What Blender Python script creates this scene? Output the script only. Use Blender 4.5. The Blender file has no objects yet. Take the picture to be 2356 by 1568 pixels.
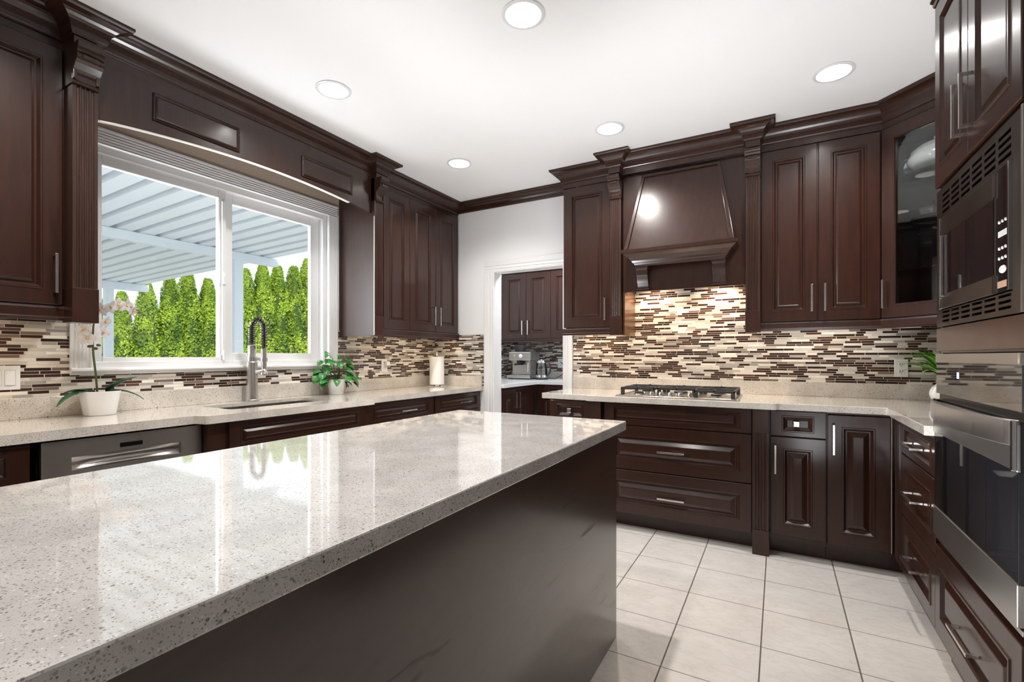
import bpy, bmesh, math, random
from mathutils import Vector, Matrix, geometry
C = bpy.context.scene.collection
PI = math.pi
random.seed(7)
scn = bpy.context.scene

# ------------------------------------------------------------------ camera, world, lights
cam_d = bpy.data.cameras.new('camera')
cam = bpy.data.objects.new('camera', cam_d); C.objects.link(cam)
cam.location = (0, 0, 1.195)
cam.rotation_euler = (PI/2, 0, math.radians(29.298))
cam_d.sensor_width = 36.0
cam_d.lens = 16.72
cam_d.shift_y = 34.6/2356
cam_d.clip_start = 0.02
cam_d.clip_end = 200
scn.camera = cam
scn.view_settings.view_transform = 'Standard'
scn.view_settings.look = 'None'
scn.view_settings.gamma = 1.0
scn.view_settings.use_curve_mapping = False
scn.view_settings.exposure = 0.60
scn.cycles.use_denoising = True
scn.cycles.max_bounces = 10
scn.cycles.diffuse_bounces = 5
scn.cycles.glossy_bounces = 5
scn.cycles.transparent_max_bounces = 10
scn.cycles.caustics_reflective = False
scn.cycles.caustics_refractive = False
scn.cycles.sample_clamp_indirect = 6.0

w = bpy.data.worlds.new('sky'); scn.world = w
w.use_nodes = True
bg = w.node_tree.nodes['Background']
bg.inputs[0].default_value = (0.78, 0.90, 1.0, 1)
bg.inputs[1].default_value = 0.95

def lamp(name, kind, loc, energy, color=(1, 1, 1), rot=(0, 0, 0), **kw):
    d = bpy.data.lights.new(name, kind); d.energy = energy; d.color = color
    for k, v in kw.items(): setattr(d, k, v)
    o = bpy.data.objects.new(name, d); o.location = loc; o.rotation_euler = rot
    C.objects.link(o); return o

def aim(v):      # rotation that makes a lamp's -Z look along v
    return Vector(v).to_track_quat('-Z', 'Y').to_euler()

lamp('sun', 'SUN', (0, 0, 10), 4.0, (1.0, 0.95, 0.86), aim((-0.62, 0.42, -0.75)), angle=math.radians(0.6))
COOL = (0.93, 0.97, 1.0)
# added unseen lamp below the sill, brightening the ceiling like patio bounce
lamp('patio_fill', 'AREA', (-3.62, 1.83, 0.86), 26, COOL, aim((1, 0, 0.95)), shape='RECTANGLE', size=2.2, size_y=0.5, spread=math.radians(100))
# added unseen upward spots that brighten the ceiling, like a bounced flash
lamp('ceiling_fill', 'SPOT', (0.24, 1.50, 0.40), 94, (0.94, 0.97, 1.0), aim((0.12, 0.66, 1)), spot_size=math.radians(104), spot_blend=1.0, shadow_soft_size=0.12)
lamp('ceiling_fill', 'SPOT', (-1.62, 2.0, 0.15), 54, (0.94, 0.97, 1.0), aim((-0.10, 0.24, 1)), spot_size=math.radians(98), spot_blend=0.6, shadow_soft_size=0.12)
# added out-of-view lamp outside, giving the cabinet end panel its window sheen
lamp('sky_fill', 'AREA', (-3.75, 0.80, 1.70), 24, COOL, aim((0.60, 1, -0.10)), shape='RECTANGLE', size=0.9, size_y=1.0, spread=math.radians(95))
# warm lights under the hood and the wall cabinets
WARM = (1.0, 0.78, 0.54)
for hx in (-0.86, -0.38):
    lamp('hood_bulb', 'SPOT', (hx, 3.76, 1.792), 15, WARM, (0, 0, 0), spot_size=math.radians(150), spot_blend=0.6, shadow_soft_size=0.03)
lamp('undercabinet', 'AREA', (0.20, 3.80, 1.392), 0.8, (1.0, 0.84, 0.66), (0, 0, 0), shape='RECTANGLE', size=0.62, size_y=0.03)
lamp('undercabinet', 'AREA', (-1.30, 3.80, 1.392), 1.0, WARM, (0, 0, 0), shape='RECTANGLE', size=0.36, size_y=0.03)
lamp('undercabinet', 'AREA', (-2.875, 3.36, 1.399), 1.5, WARM, (0, 0, 0), shape='RECTANGLE', size=0.03, size_y=0.9)
lamp('undercabinet', 'AREA', (-2.875, 0.40, 1.399), 1.5, WARM, (0, 0, 0), shape='RECTANGLE', size=0.03, size_y=0.9)
lamp('pantry_lamp', 'AREA', (-1.9, 4.75, 2.66), 26, (0.93, 0.97, 1.0), (0, 0, 0), shape='DISK', size=0.5)
lamp('cabinet_fill', 'SPOT', (0.82, 3.66, 2.552), 3.2, (1.0, 0.97, 0.92), (0, 0, 0), spot_size=math.radians(140), spot_blend=0.6, shadow_soft_size=0.03)  # added unseen spot that brightens the dishes inside the corner cabinet
CAN_E, CAN_COL = 66, (1.0, 0.965, 0.92)

# ------------------------------------------------------------------ materials
def newmat(name):
    m = bpy.data.materials.new(name); m.use_nodes = True
    nt = m.node_tree; b = nt.nodes['Principled BSDF']
    return m, nt, b
def N(nt, t, **kw):
    n = nt.nodes.new(t)
    for k, v in kw.items(): setattr(n, k, v)
    return n
def L(nt, a, b): nt.links.new(a, b)
def plain(name, col, rough=0.5, metal=0.0, coat=0.0, spec=0.5, **kw):
    m, nt, b = newmat(name)
    b.inputs['Base Color'].default_value = (*col, 1)
    b.inputs['Roughness'].default_value = rough
    b.inputs['Metallic'].default_value = metal
    b.inputs['Coat Weight'].default_value = coat
    b.inputs['Coat Roughness'].default_value = 0.08
    b.inputs['Specular IOR Level'].default_value = spec
    for k, v in kw.items(): b.inputs[k].default_value = v
    return m
def ramp(nt, stops, interp='LINEAR'):
    r = N(nt, 'ShaderNodeValToRGB'); cr = r.color_ramp; cr.interpolation = interp
    while len(cr.elements) > 1: cr.elements.remove(cr.elements[0])
    cr.elements[0].position = stops[0][0]; cr.elements[0].color = (*stops[0][1], 1)
    for p, c in stops[1:]:
        e = cr.elements.new(p); e.color = (*c, 1)
    return r
def mth(nt, op, a, b=None, c=None):
    n = N(nt, 'ShaderNodeMath', operation=op)
    for i, v in enumerate((a, b, c)):
        if v is None: continue
        if isinstance(v, (int, float)): n.inputs[i].default_value = v
        else: L(nt, v, n.inputs[i])
    return n.outputs[0]
def noise(nt, vec, scale, detail=3, rough=0.55, dist=0.0):
    n = N(nt, 'ShaderNodeTexNoise'); n.inputs['Scale'].default_value = scale
    n.inputs['Detail'].default_value = detail; n.inputs['Roughness'].default_value = rough
    n.inputs['Distortion'].default_value = dist
    if vec is not None: L(nt, vec, n.inputs['Vector'])
    return n.outputs[0]
def mapped(nt, scale, src='Object'):
    t = N(nt, 'ShaderNodeTexCoord'); mp = N(nt, 'ShaderNodeMapping'); mp.inputs['Scale'].default_value = scale
    L(nt, t.outputs[src], mp.inputs[0]); return mp.outputs[0]
def wpos(nt):
    g = N(nt, 'ShaderNodeNewGeometry'); s = N(nt, 'ShaderNodeSeparateXYZ'); L(nt, g.outputs['Position'], s.inputs[0])
    return g.outputs['Position'], s.outputs

def wood_mat(name, c1, c2, rough=0.33, grain=(14, 14, 1.2), coat=0.35):
    m, nt, b = newmat(name)
    n = noise(nt, mapped(nt, grain), 3.0, 5, 0.6, 0.6)
    r = ramp(nt, [(0.3, c1), (0.7, c2)]); L(nt, n, r.inputs[0]); L(nt, r.outputs[0], b.inputs['Base Color'])
    n2 = noise(nt, mapped(nt, (2, 2, 2)), 3.0, 2)
    L(nt, mth(nt, 'MULTIPLY_ADD', n2, 0.10, rough-0.05), b.inputs['Roughness'])
    b.inputs['Specular IOR Level'].default_value = 0.30
    b.inputs['Coat Weight'].default_value = coat; b.inputs['Coat Roughness'].default_value = 0.17; b.inputs['Coat IOR'].default_value = 1.5
    n3 = noise(nt, mapped(nt, (grain[0]*4, grain[1]*4, grain[2]*2)), 4.0, 2)
    bp = N(nt, 'ShaderNodeBump'); bp.inputs['Strength'].default_value = 0.018; bp.inputs['Distance'].default_value = 0.003
    L(nt, n3, bp.inputs['Height']); L(nt, bp.outputs[0], b.inputs['Normal'])
    return m
WOOD = wood_mat('espresso_wood', (0.025, 0.0094, 0.0060), (0.042, 0.0145, 0.0088), 0.31, (14, 14, 1.2), 0.42)
WOODP = wood_mat('espresso_wood_reeded', (0.026, 0.0115, 0.008), (0.052, 0.024, 0.0165), 0.34, (30, 30, 1.0))
ISLW = wood_mat('island_panel_wood', (0.034, 0.0165, 0.0095), (0.046, 0.0225, 0.0130), 0.34, (3, 3, 8), 0.9)
ENDW = wood_mat('end_panel_wood', (0.034, 0.0155, 0.0115), (0.058, 0.027, 0.020), 0.42, (18, 18, 1.5), 0.9)
ENDW.node_tree.nodes['Principled BSDF'].inputs['Coat Roughness'].default_value = 0.30
def scuff(m, base=0.34):
    nt = m.node_tree; b = nt.nodes['Principled BSDF']
    mp = N(nt, 'ShaderNodeMapping'); mp.inputs['Rotation'].default_value = (math.radians(38), 0, 0); mp.inputs['Scale'].default_value = (1, 2.2, 34)
    t = N(nt, 'ShaderNodeTexCoord'); L(nt, t.outputs['Object'], mp.inputs[0])
    n = noise(nt, mp.outputs[0], 1.6, 5, 0.7, 0.4); big = noise(nt, t.outputs['Object'], 2.0, 3)
    k = mth(nt, 'MULTIPLY', mth(nt, 'GREATER_THAN', n, 0.62), mth(nt, 'GREATER_THAN', big, 0.50))
    L(nt, mth(nt, 'MULTIPLY_ADD', k, 0.12, base), b.inputs['Roughness']); L(nt, mth(nt, 'MULTIPLY_ADD', k, -0.5, 0.9), b.inputs['Coat Weight'])
scuff(ISLW)
PANELW = wood_mat('side_panel_wood', (0.07, 0.032, 0.018), (0.12, 0.056, 0.028), 0.3, (4, 4, 22), 0.3)
INSIDE = plain('cabinet_inside', (0.012, 0.010, 0.010), 0.6)

def quartz_mat(name, base, mid, dark, rough=0.07):
    m, nt, b = newmat(name)
    pos, _ = wpos(nt)
    n1 = noise(nt, pos, 9, 3)
    cr = ramp(nt, [(0.35, base), (0.65, mid)]); L(nt, n1, cr.inputs[0])
    col = cr.outputs[0]
    for sc, lo, hi, c, thr in ((190, 0, 0, (mid[0]*0.50, mid[1]*0.44, mid[2]*0.38), 0.36), (290, 0.0, 0.0, dark, 0.36), (150, 0, 0, dark, 0.30), (400, 0, 0, (mid[0]*0.55, mid[1]*0.5, mid[2]*0.45), 0.42), (230, 0, 0, (0.80, 0.78, 0.74), 0.30)):
        v = N(nt, 'ShaderNodeTexVoronoi'); v.inputs['Scale'].default_value = sc; L(nt, pos, v.inputs['Vector'])
        sx = N(nt, 'ShaderNodeSeparateColor'); L(nt, v.outputs['Color'], sx.inputs[0])
        # only some of the cells hold a chip, of random size
        has = mth(nt, 'LESS_THAN', sx.outputs[0], {190: 0.42, 290: 0.30, 150: 0.10, 400: 0.60, 230: 0.20}[sc])
        size = mth(nt, 'MULTIPLY_ADD', sx.outputs[1], 0.28, 0.12)
        inside = mth(nt, 'LESS_THAN', v.outputs['Distance'], size)
        f = mth(nt, 'MULTIPLY', has, inside)
        f = mth(nt, 'MULTIPLY', f, mth(nt, 'MULTIPLY_ADD', sx.outputs[2], 0.55, 0.40))
        mx = N(nt, 'ShaderNodeMix', data_type='RGBA'); L(nt, f, mx.inputs[0]); L(nt, col, mx.inputs[6]); mx.inputs[7].default_value = (*c, 1)
        col = mx.outputs[2]
    L(nt, col, b.inputs['Base Color'])
    b.inputs['Roughness'].default_value = rough; b.inputs['Specular IOR Level'].default_value = 0.6
    b.inputs['Coat Weight'].default_value = 0.6; b.inputs['Coat Roughness'].default_value = 0.03; b.inputs['Coat IOR'].default_value = 1.6
    return m
QUARTZ = quartz_mat('quartz_beige', (0.67, 0.625, 0.565), (0.56, 0.515, 0.46), (0.05, 0.038, 0.03), 0.12)
QISL = quartz_mat('quartz_island', (0.60, 0.58, 0.56), (0.50, 0.48, 0.46), (0.08, 0.07, 0.06), 0.05)

def mosaic_mat(name, axis):
    m, nt, b = newmat(name)
    pos, xyz = wpos(nt)
    u = xyz[axis]; z = xyz[2]
    P = 0.0158; LEN = 0.17
    zr = mth(nt, 'DIVIDE', z, P); row = mth(nt, 'FLOOR', zr); zf = mth(nt, 'FRACT', zr)
    def wn(a, bb):
        n = N(nt, 'ShaderNodeTexWhiteNoise', noise_dimensions='2D'); cx = N(nt, 'ShaderNodeCombineXYZ')
        for i, v in enumerate((a, bb)):
            if isinstance(v, (int, float)): cx.inputs[i].default_value = v
            else: L(nt, v, cx.inputs[i])
        L(nt, cx.outputs[0], n.inputs[0]); return n.outputs['Value']
    uu = mth(nt, 'ADD', mth(nt, 'DIVIDE', u, LEN), mth(nt, 'MULTIPLY', wn(row, 3.3), 41.0))
    cell = mth(nt, 'FLOOR', uu); fr = mth(nt, 'FRACT', uu)
    s = mth(nt, 'MULTIPLY_ADD', wn(row, mth(nt, 'MULTIPLY_ADD', cell, 1.37, 0.21)), 0.50, 0.25)
    t = mth(nt, 'LESS_THAN', fr, s)
    tid = mth(nt, 'MULTIPLY_ADD', cell, 2.0, t)
    rnd = wn(mth(nt, 'MULTIPLY_ADD', row, 1.71, 0.13), mth(nt, 'MULTIPLY_ADD', tid, 0.77, 0.4))
    rnd2 = wn(mth(nt, 'MULTIPLY_ADD', row, 0.91, 5.1), mth(nt, 'MULTIPLY_ADD', tid, 1.13, 2.7))
    pal = ramp(nt, [(0.0, (0.055, 0.026, 0.022)), (0.20, (0.032, 0.019, 0.017)), (0.34, (0.080, 0.040, 0.031)), (0.43, (0.19, 0.13, 0.10)), (0.50, (0.30, 0.28, 0.255)), (0.58, (0.43, 0.40, 0.365)), (0.68, (0.55, 0.52, 0.475)), (0.76, (0.75, 0.71, 0.645)), (0.90, (0.67, 0.62, 0.545))], 'CONSTANT')
    L(nt, rnd, pal.inputs[0])
    # streaks inside each strip
    st = N(nt, 'ShaderNodeCombineXYZ'); L(nt, mth(nt, 'MULTIPLY', u, 14.0), st.inputs[0]); L(nt, mth(nt, 'MULTIPLY', z, 260.0), st.inputs[1])
    nz = noise(nt, st.outputs[0], 1.0, 3)
    var = mth(nt, 'ADD', mth(nt, 'MULTIPLY', nz, 0.7), mth(nt, 'MULTIPLY_ADD', rnd2, 0.4, 0.45))
    hv = N(nt, 'ShaderNodeMix', data_type='RGBA', blend_type='MULTIPLY'); hv.inputs[0].default_value = 1
    cc = N(nt, 'ShaderNodeCombineColor')
    for i in range(3): L(nt, var, cc.inputs[i])
    L(nt, pal.outputs[0], hv.inputs[6]); L(nt, cc.outputs[0], hv.inputs[7])
    g = 0.125; gu = 0.0105
    e1 = mth(nt, 'LESS_THAN', zf, g); e2 = mth(nt, 'LESS_THAN', mth(nt, 'ABSOLUTE', mth(nt, 'SUBTRACT', fr, s)), gu); e3 = mth(nt, 'LESS_THAN', fr, gu)
    grout = mth(nt, 'MAXIMUM', e1, mth(nt, 'MAXIMUM', e2, e3))
    mx = N(nt, 'ShaderNodeMix', data_type='RGBA'); L(nt, grout, mx.inputs[0]); L(nt, hv.outputs[2], mx.inputs[6]); mx.inputs[7].default_value = (0.60, 0.53, 0.44, 1)
    L(nt, mx.outputs[2], b.inputs['Base Color'])
    glass = mth(nt, 'LESS_THAN', rnd, 0.42)
    L(nt, mth(nt, 'MULTIPLY_ADD', mth(nt, 'MAXIMUM', grout, mth(nt, 'SUBTRACT', 1.0, glass)), 0.32, 0.16), b.inputs['Roughness'])
    bp = N(nt, 'ShaderNodeBump', invert=True); bp.inputs['Strength'].default_value = 0.6; bp.inputs['Distance'].default_value = 0.002
    L(nt, grout, bp.inputs['Height']); L(nt, bp.outputs[0], b.inputs['Normal'])
    return m
MOSX = mosaic_mat('strip_mosaic_back', 0)
MOSY = mosaic_mat('strip_mosaic_side', 1)

def floor_mat():
    m, nt, b = newmat('floor_tile')
    pos, xyz = wpos(nt)
    fx = mth(nt, 'FRACT', mth(nt, 'DIVIDE', mth(nt, 'ADD', xyz[0], 0.0656+33.35+0.0018), 0.3335))
    fy = mth(nt, 'FRACT', mth(nt, 'DIVIDE', mth(nt, 'ADD', xyz[1], -2.5366+32.95+0.0018), 0.3295))
    gr = mth(nt, 'MAXIMUM', mth(nt, 'LESS_THAN', fx, 0.0165), mth(nt, 'LESS_THAN', fy, 0.0115))
    n1 = noise(nt, pos, 3.5, 6, 0.65, 0.6)
    vein = mth(nt, 'ABSOLUTE', mth(nt, 'SUBTRACT', noise(nt, mapped(nt, (4.0, 9.0, 3)), 1.7, 6, 0.68, 0.5), 0.5))
    cr = ramp(nt, [(0.25, (0.52, 0.488, 0.46)), (0.75, (0.63, 0.60, 0.57))]); L(nt, n1, cr.inputs[0])
    vr = ramp(nt, [(0.0, (0.90, 0.885, 0.87)), (0.02, (0.97, 0.965, 0.96)), (0.07, (1, 1, 1))]); L(nt, vein, vr.inputs[0])
    ml = N(nt, 'ShaderNodeMix', data_type='RGBA', blend_type='MULTIPLY'); ml.inputs[0].default_value = 1
    L(nt, cr.outputs[0], ml.inputs[6]); L(nt, vr.outputs[0], ml.inputs[7])
    mx = N(nt, 'ShaderNodeMix', data_type='RGBA'); L(nt, gr, mx.inputs[0]); L(nt, ml.outputs[2], mx.inputs[6]); mx.inputs[7].default_value = (0.085, 0.068, 0.052, 1)
    L(nt, mx.outputs[2], b.inputs['Base Color'])
    L(nt, mth(nt, 'MULTIPLY_ADD', gr, 0.5, 0.22), b.inputs['Roughness'])
    bp = N(nt, 'ShaderNodeBump', invert=True); bp.inputs['Strength'].default_value = 0.5; bp.inputs['Distance'].default_value = 0.002
    L(nt, gr, bp.inputs['Height']); L(nt, bp.outputs[0], b.inputs['Normal'])
    return m
FLOOR = floor_mat()

def paint(name, col, rough=0.6, bump=0.06, sc=180):
    m, nt, b = newmat(name)
    b.inputs['Base Color'].default_value = (*col, 1); b.inputs['Roughness'].default_value = rough
    pos, _ = wpos(nt)
    bp = N(nt, 'ShaderNodeBump'); bp.inputs['Strength'].default_value = bump; bp.inputs['Distance'].default_value = 0.003
    L(nt, noise(nt, pos, sc, 3), bp.inputs['Height']); L(nt, bp.outputs[0], b.inputs['Normal'])
    return m
WALL = paint('wall_paint', (0.87, 0.87, 0.875))
CEIL = paint('ceiling_paint', (0.90, 0.90, 0.905), 0.8, 0.06, 120)
TRIM = plain('white_trim', (0.80, 0.80, 0.80), 0.32)
VINYL = plain('white_vinyl', (0.78, 0.78, 0.78), 0.35)
TAN = paint('shaded_wall_paint', (0.50, 0.40, 0.315))  # wall colour with the shade behind the valance mixed in

def brushed(name, col, rough, sc=(2, 400, 2)):
    m, nt, b = newmat(name)
    b.inputs['Base Color'].default_value = (*col, 1); b.inputs['Metallic'].default_value = 1.0
    n = noise(nt, mapped(nt, sc), 1.0, 2)
    L(nt, mth(nt, 'MULTIPLY_ADD', n, 0.16, rough-0.08), b.inputs['Roughness'])
    return m
STEEL = brushed('brushed_steel', (0.52, 0.50, 0.48), 0.30)
DSTEEL = brushed('dark_steel', (0.38, 0.36, 0.34), 0.40)
BRONZE = brushed('bronze_steel', (0.125, 0.105, 0.095), 0.34)
NICKEL = plain('brushed_nickel', (0.78, 0.75, 0.71), 0.22, 1.0)
CHROME = plain('chrome', (0.85, 0.85, 0.86), 0.06, 1.0)
BSTEEL = brushed('bright_steel', (0.74, 0.725, 0.71), 0.24, (2, 2, 300))
SINKM = brushed('sink_steel', (0.33, 0.31, 0.29), 0.33)
BGLASS = plain('black_glass', (0.006, 0.006, 0.007), 0.03, 0.0, 0.0, 0.8)
MIRG = plain('mirror_black_glass', (0.10, 0.095, 0.09), 0.03, 0.75)
IRON = plain('black_cast_iron', (0.018, 0.017, 0.017), 0.55)
BPLAST = plain('black_plastic', (0.012, 0.012, 0.013), 0.35)
WPLAST = plain('white_plastic', (0.78, 0.78, 0.79), 0.3)
GPLAST = plain('grey_line', (0.45, 0.45, 0.47), 0.4)
CERAM = plain('white_ceramic', (0.80, 0.80, 0.79), 0.12, 0, 0.4)
BLUECER = plain('blue_grey_ceramic', (0.36, 0.44, 0.50), 0.2)
PAPER = paint('paper_towel_paper', (0.83, 0.84, 0.83), 0.9, 0.2, 90)
SOIL = plain('soil', (0.03, 0.02, 0.014), 0.95)
PALE = plain('pale_edge', (0.78, 0.74, 0.68), 0.5)  # pale colour for thin edge strips on valance and end panel
ALU = paint('white_aluminium', (0.68, 0.72, 0.75), 0.45, 0.03, 20)
CONC = paint('patio_concrete', (0.62, 0.61, 0.58), 0.9, 0.2, 30)
GLOW = None
def emis(name, col, st):
    m, nt, b = newmat(name)
    b.inputs['Base Color'].default_value = (0.9, 0.9, 0.88, 1)
    b.inputs['Emission Color'].default_value = (*col, 1); b.inputs['Emission Strength'].default_value = st
    return m
GLOW = emis('lamp_glow', (1.0, 0.92, 0.80), 5.0)
LEDB = emis('display_blue', (0.25, 0.22, 1.0), 2.0)

def pane_mat(name, tint=(1, 1, 1), refl=0.6):
    m, nt, b = newmat(name)
    out = nt.nodes['Material Output']; nt.nodes.remove(b)
    t = N(nt, 'ShaderNodeBsdfTransparent'); t.inputs[0].default_value = (*tint, 1)
    g = N(nt, 'ShaderNodeBsdfGlossy'); g.inputs['Roughness'].default_value = 0.02
    f = N(nt, 'ShaderNodeFresnel'); f.inputs[0].default_value = 1.45
    mx = N(nt, 'ShaderNodeMixShader'); L(nt, mth(nt, 'MULTIPLY', f.outputs[0], refl), mx.inputs[0])
    L(nt, t.outputs[0], mx.inputs[1]); L(nt, g.outputs[0], mx.inputs[2]); L(nt, mx.outputs[0], out.inputs[0])
    return m
PANE = pane_mat('window_glass')
CABGLASS = pane_mat('cabinet_glass', (0.92, 0.94, 0.94), 1.0)
THIN = pane_mat('thin_glass', (0.93, 0.95, 0.95), 1.3)
DISHG = pane_mat('dish_glass', (0.86, 0.88, 0.88), 4.0)
def glass_mat():
    m, nt, b = newmat('clear_glass')
    b.inputs['Base Color'].default_value = (0.95, 0.97, 0.97, 1); b.inputs['Roughness'].default_value = 0.02
    b.inputs['Transmission Weight'].default_value = 1.0; b.inputs['IOR'].default_value = 1.45
    return m
GLASS = glass_mat()

def leaf_mat(name, c1, c2, rough=0.35, sc=12, trans=0.0):
    m, nt, b = newmat(name)
    n = noise(nt, mapped(nt, (1, 1, 1)), sc, 4)
    r = ramp(nt, [(0.35, c1), (0.65, c2)]); L(nt, n, r.inputs[0]); L(nt, r.outputs[0], b.inputs['Base Color'])
    b.inputs['Roughness'].default_value = rough
    return m
ORCHL = leaf_mat('orchid_leaf', (0.010, 0.050, 0.026), (0.020, 0.115, 0.050), 0.3, 9)
IVYL = leaf_mat('ivy_leaf', (0.012, 0.095, 0.018), (0.05, 0.27, 0.045), 0.3, 40)
GRASSL = leaf_mat('spiky_leaf', (0.05, 0.22, 0.012), (0.17, 0.46, 0.04), 0.4, 20)
STEM = plain('green_stem', (0.075, 0.095, 0.028), 0.5)
PETAL = plain('white_petal', (0.72, 0.70, 0.70), 0.5)
YELLOW = plain('orchid_lip', (0.75, 0.40, 0.08), 0.5)
CEDAR = leaf_mat('cedar_foliage', (0.075, 0.16, 0.012), (0.44, 0.60, 0.05), 0.7, 5.0)
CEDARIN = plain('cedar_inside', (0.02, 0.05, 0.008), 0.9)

# ------------------------------------------------------------------ mesh building
class MB:
    def __init__(s): s.bm = bmesh.new()
    def face(s, pts):
        try: return s.bm.faces.new([s.bm.verts.new(p) for p in pts])
        except ValueError: return None
    def box(s, x0, x1, y0, y1, z0, z1):
        v = [s.bm.verts.new(p) for p in ((x0,y0,z0),(x1,y0,z0),(x1,y1,z0),(x0,y1,z0),(x0,y0,z1),(x1,y0,z1),(x1,y1,z1),(x0,y1,z1))]
        for f in ((0,3,2,1),(4,5,6,7),(0,1,5,4),(1,2,6,5),(2,3,7,6),(3,0,4,7)): s.bm.faces.new([v[i] for i in f])
        return s
    def loops(s, rings, cap0=False, cap1=True, close=True):
        vs = [[s.bm.verts.new(p) for p in r] for r in rings]
        n = len(vs[0])
        for a, b in zip(vs, vs[1:]):
            for i in range(n if close else n-1):
                j = (i+1) % n
                s.bm.faces.new((a[i], a[j], b[j], b[i]))
        if cap0: s.bm.faces.new(list(reversed(vs[0])))
        if cap1: s.bm.faces.new(vs[-1])
        return s
    def prism(s, poly, axis, a, b):
        def P(p, t):
            return (t, p[0], p[1]) if axis == 'x' else (p[0], t, p[1]) if axis == 'y' else (p[0], p[1], t)
        return s.loops([[P(p, a) for p in poly], [P(p, b) for p in poly]], True, True)
    def turned(s, prof, k=5, **kw):
        P = [prof[0]]+list(prof)+[prof[-1]]; out = []
        for a, b, c, d in zip(P, P[1:], P[2:], P[3:]):
            for q in range(k):
                t = q/k; out.append(tuple(.5*(2*b[i]+(c[i]-a[i])*t+(2*a[i]-5*b[i]+4*c[i]-d[i])*t*t+(3*b[i]-a[i]-3*c[i]+d[i])*t**3) for i in (0, 1)))
        return s.lathe(out+[prof[-1]], **kw)
    def lathe(s, prof, cx=0, cy=0, cz=0, n=32, cap0=True, cap1=True, sx=1, sy=1):
        rings = [[(cx+r*sx*math.cos(2*PI*i/n), cy+r*sy*math.sin(2*PI*i/n), cz+z) for i in range(n)] for r, z in prof]
        return s.loops(rings, cap0, cap1)
    def tube(s, path, r, n=10, caps=True):
        path = [Vector(p) for p in path]; rings = []
        up = None
        for i, p in enumerate(path):
            d = (path[min(i+1, len(path)-1)] - path[max(i-1, 0)]).normalized()
            if up is None:
                up = Vector((0, 0, 1)) if abs(d.z) < 0.9 else Vector((1, 0, 0))
            a = d.cross(up).normalized(); up = a.cross(d).normalized()
            rr = r[i] if isinstance(r, (list, tuple)) else r
            rings.append([p + (a*math.cos(2*PI*k/n) + up*math.sin(2*PI*k/n))*rr for k in range(n)])
        return s.loops(rings, caps, caps)
    def sphere(s, c, r, sc=(1, 1, 1), u=16, v=10):
        m = Matrix.Translation(c) @ Matrix.Diagonal((*[r*k for k in sc], 1))
        bmesh.ops.create_uvsphere(s.bm, u_segments=u, v_segments=v, radius=1, matrix=m); return s
    def plate(s, outer, holes, z0, z1):
        """flat slab with holes; outlines counter-clockwise in XY"""
        polys = [[Vector((x, y, 0)) for x, y in p] for p in [outer]+holes]
        tris = geometry.tessellate_polygon(polys)
        flat = [p for q in polys for p in q]
        for z in (z0, z1):
            vs = [s.bm.verts.new((p.x, p.y, z)) for p in flat]
            for t in tris:
                try: s.bm.faces.new([vs[i] for i in t])
                except ValueError: pass
        for q in [outer]+holes:
            n = len(q)
            lo = [s.bm.verts.new((x, y, z0)) for x, y in q]; hi = [s.bm.verts.new((x, y, z1)) for x, y in q]
            for i in range(n):
                j = (i+1) % n; s.bm.faces.new((lo[i], lo[j], hi[j], hi[i]))
        bmesh.ops.remove_doubles(s.bm, verts=s.bm.verts, dist=1e-5)
        return s
    def build(s, name, mat, parent=None, bevel=0, smooth=False, loc=None, mats=None):
        bmesh.ops.recalc_face_normals(s.bm, faces=s.bm.faces)
        me = bpy.data.meshes.new(name); s.bm.to_mesh(me); s.bm.free()
        if mat: me.materials.append(mat)
        if smooth:
            for p in me.polygons: p.use_smooth = True
            try: me.set_sharp_from_angle(angle=math.radians(38))
            except Exception: pass
        o = bpy.data.objects.new(name, me); C.objects.link(o)
        if parent: o.parent = parent
        if loc: o.location = loc
        if bevel:
            b = o.modifiers.new('bevel', 'BEVEL'); b.width = bevel; b.segments = 2; b.limit_method = 'ANGLE'; b.angle_limit = math.radians(40)
        return o

def tag(o, label, cat, group=None):
    o['label'] = label; o['category'] = cat
    if group: o['group'] = group
    return o
def thing(name, label, cat, loc=(0, 0, 0), rz=0, group=None):
    o = bpy.data.objects.new(name, None); C.objects.link(o)
    o.location = loc; o.rotation_euler = (0, 0, rz); o.empty_display_size = 0.1
    return tag(o, label, cat, group)
def struct(o):
    o['kind'] = 'structure'; return o
def copy_tree(o, parent=None):
    c = o.copy(); C.objects.link(c)
    if parent: c.parent = parent
    for ch in [k for k in bpy.data.objects if k.parent == o and k.name in C.objects]: copy_tree(ch, c)
    return c

# raised panel front in a local frame: x along the width, -y outwards, z up
UP = [(0, .020), (.003, .0235), (.009, .0235), (.012, .018), (.018, .009), (.025, .009), (.036, .016), (.040, .017)]
DEEP = [(0, .020), (.003, .0235), (.009, .0235), (.013, .017), (.020, .007), (.026, .007), (.050, .018), (.054, .019)]
SLIM = [(0, .020), (.002, .0235), (.007, .0235), (.011, .017), (.016, .008), (.020, .008), (.036, .018), (.039, .018)]
SMALL = [(0, .020), (.003, .024), (.008, .024), (.012, .017), (.030, .004), (.034, .004)]
def front(x0, x1, z0, z1, prof=UP, sf=0.066, y=0, sfz=None):
    m = MB()
    def rect(i, d, k=None):
        k = i if k is None else k
        return [(x0+i, y-d, z0+k), (x1-i, y-d, z0+k), (x1-i, y-d, z1-k), (x0+i, y-d, z1-k)]
    fz = sf if sfz is None else sfz
    rings = [rect(0, 0), rect(0, .0175), rect(.0025, .020)] + [rect(sf+i, d, fz+i) for i, d in prof]
    m.loops(rings, True, True); return m
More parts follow.
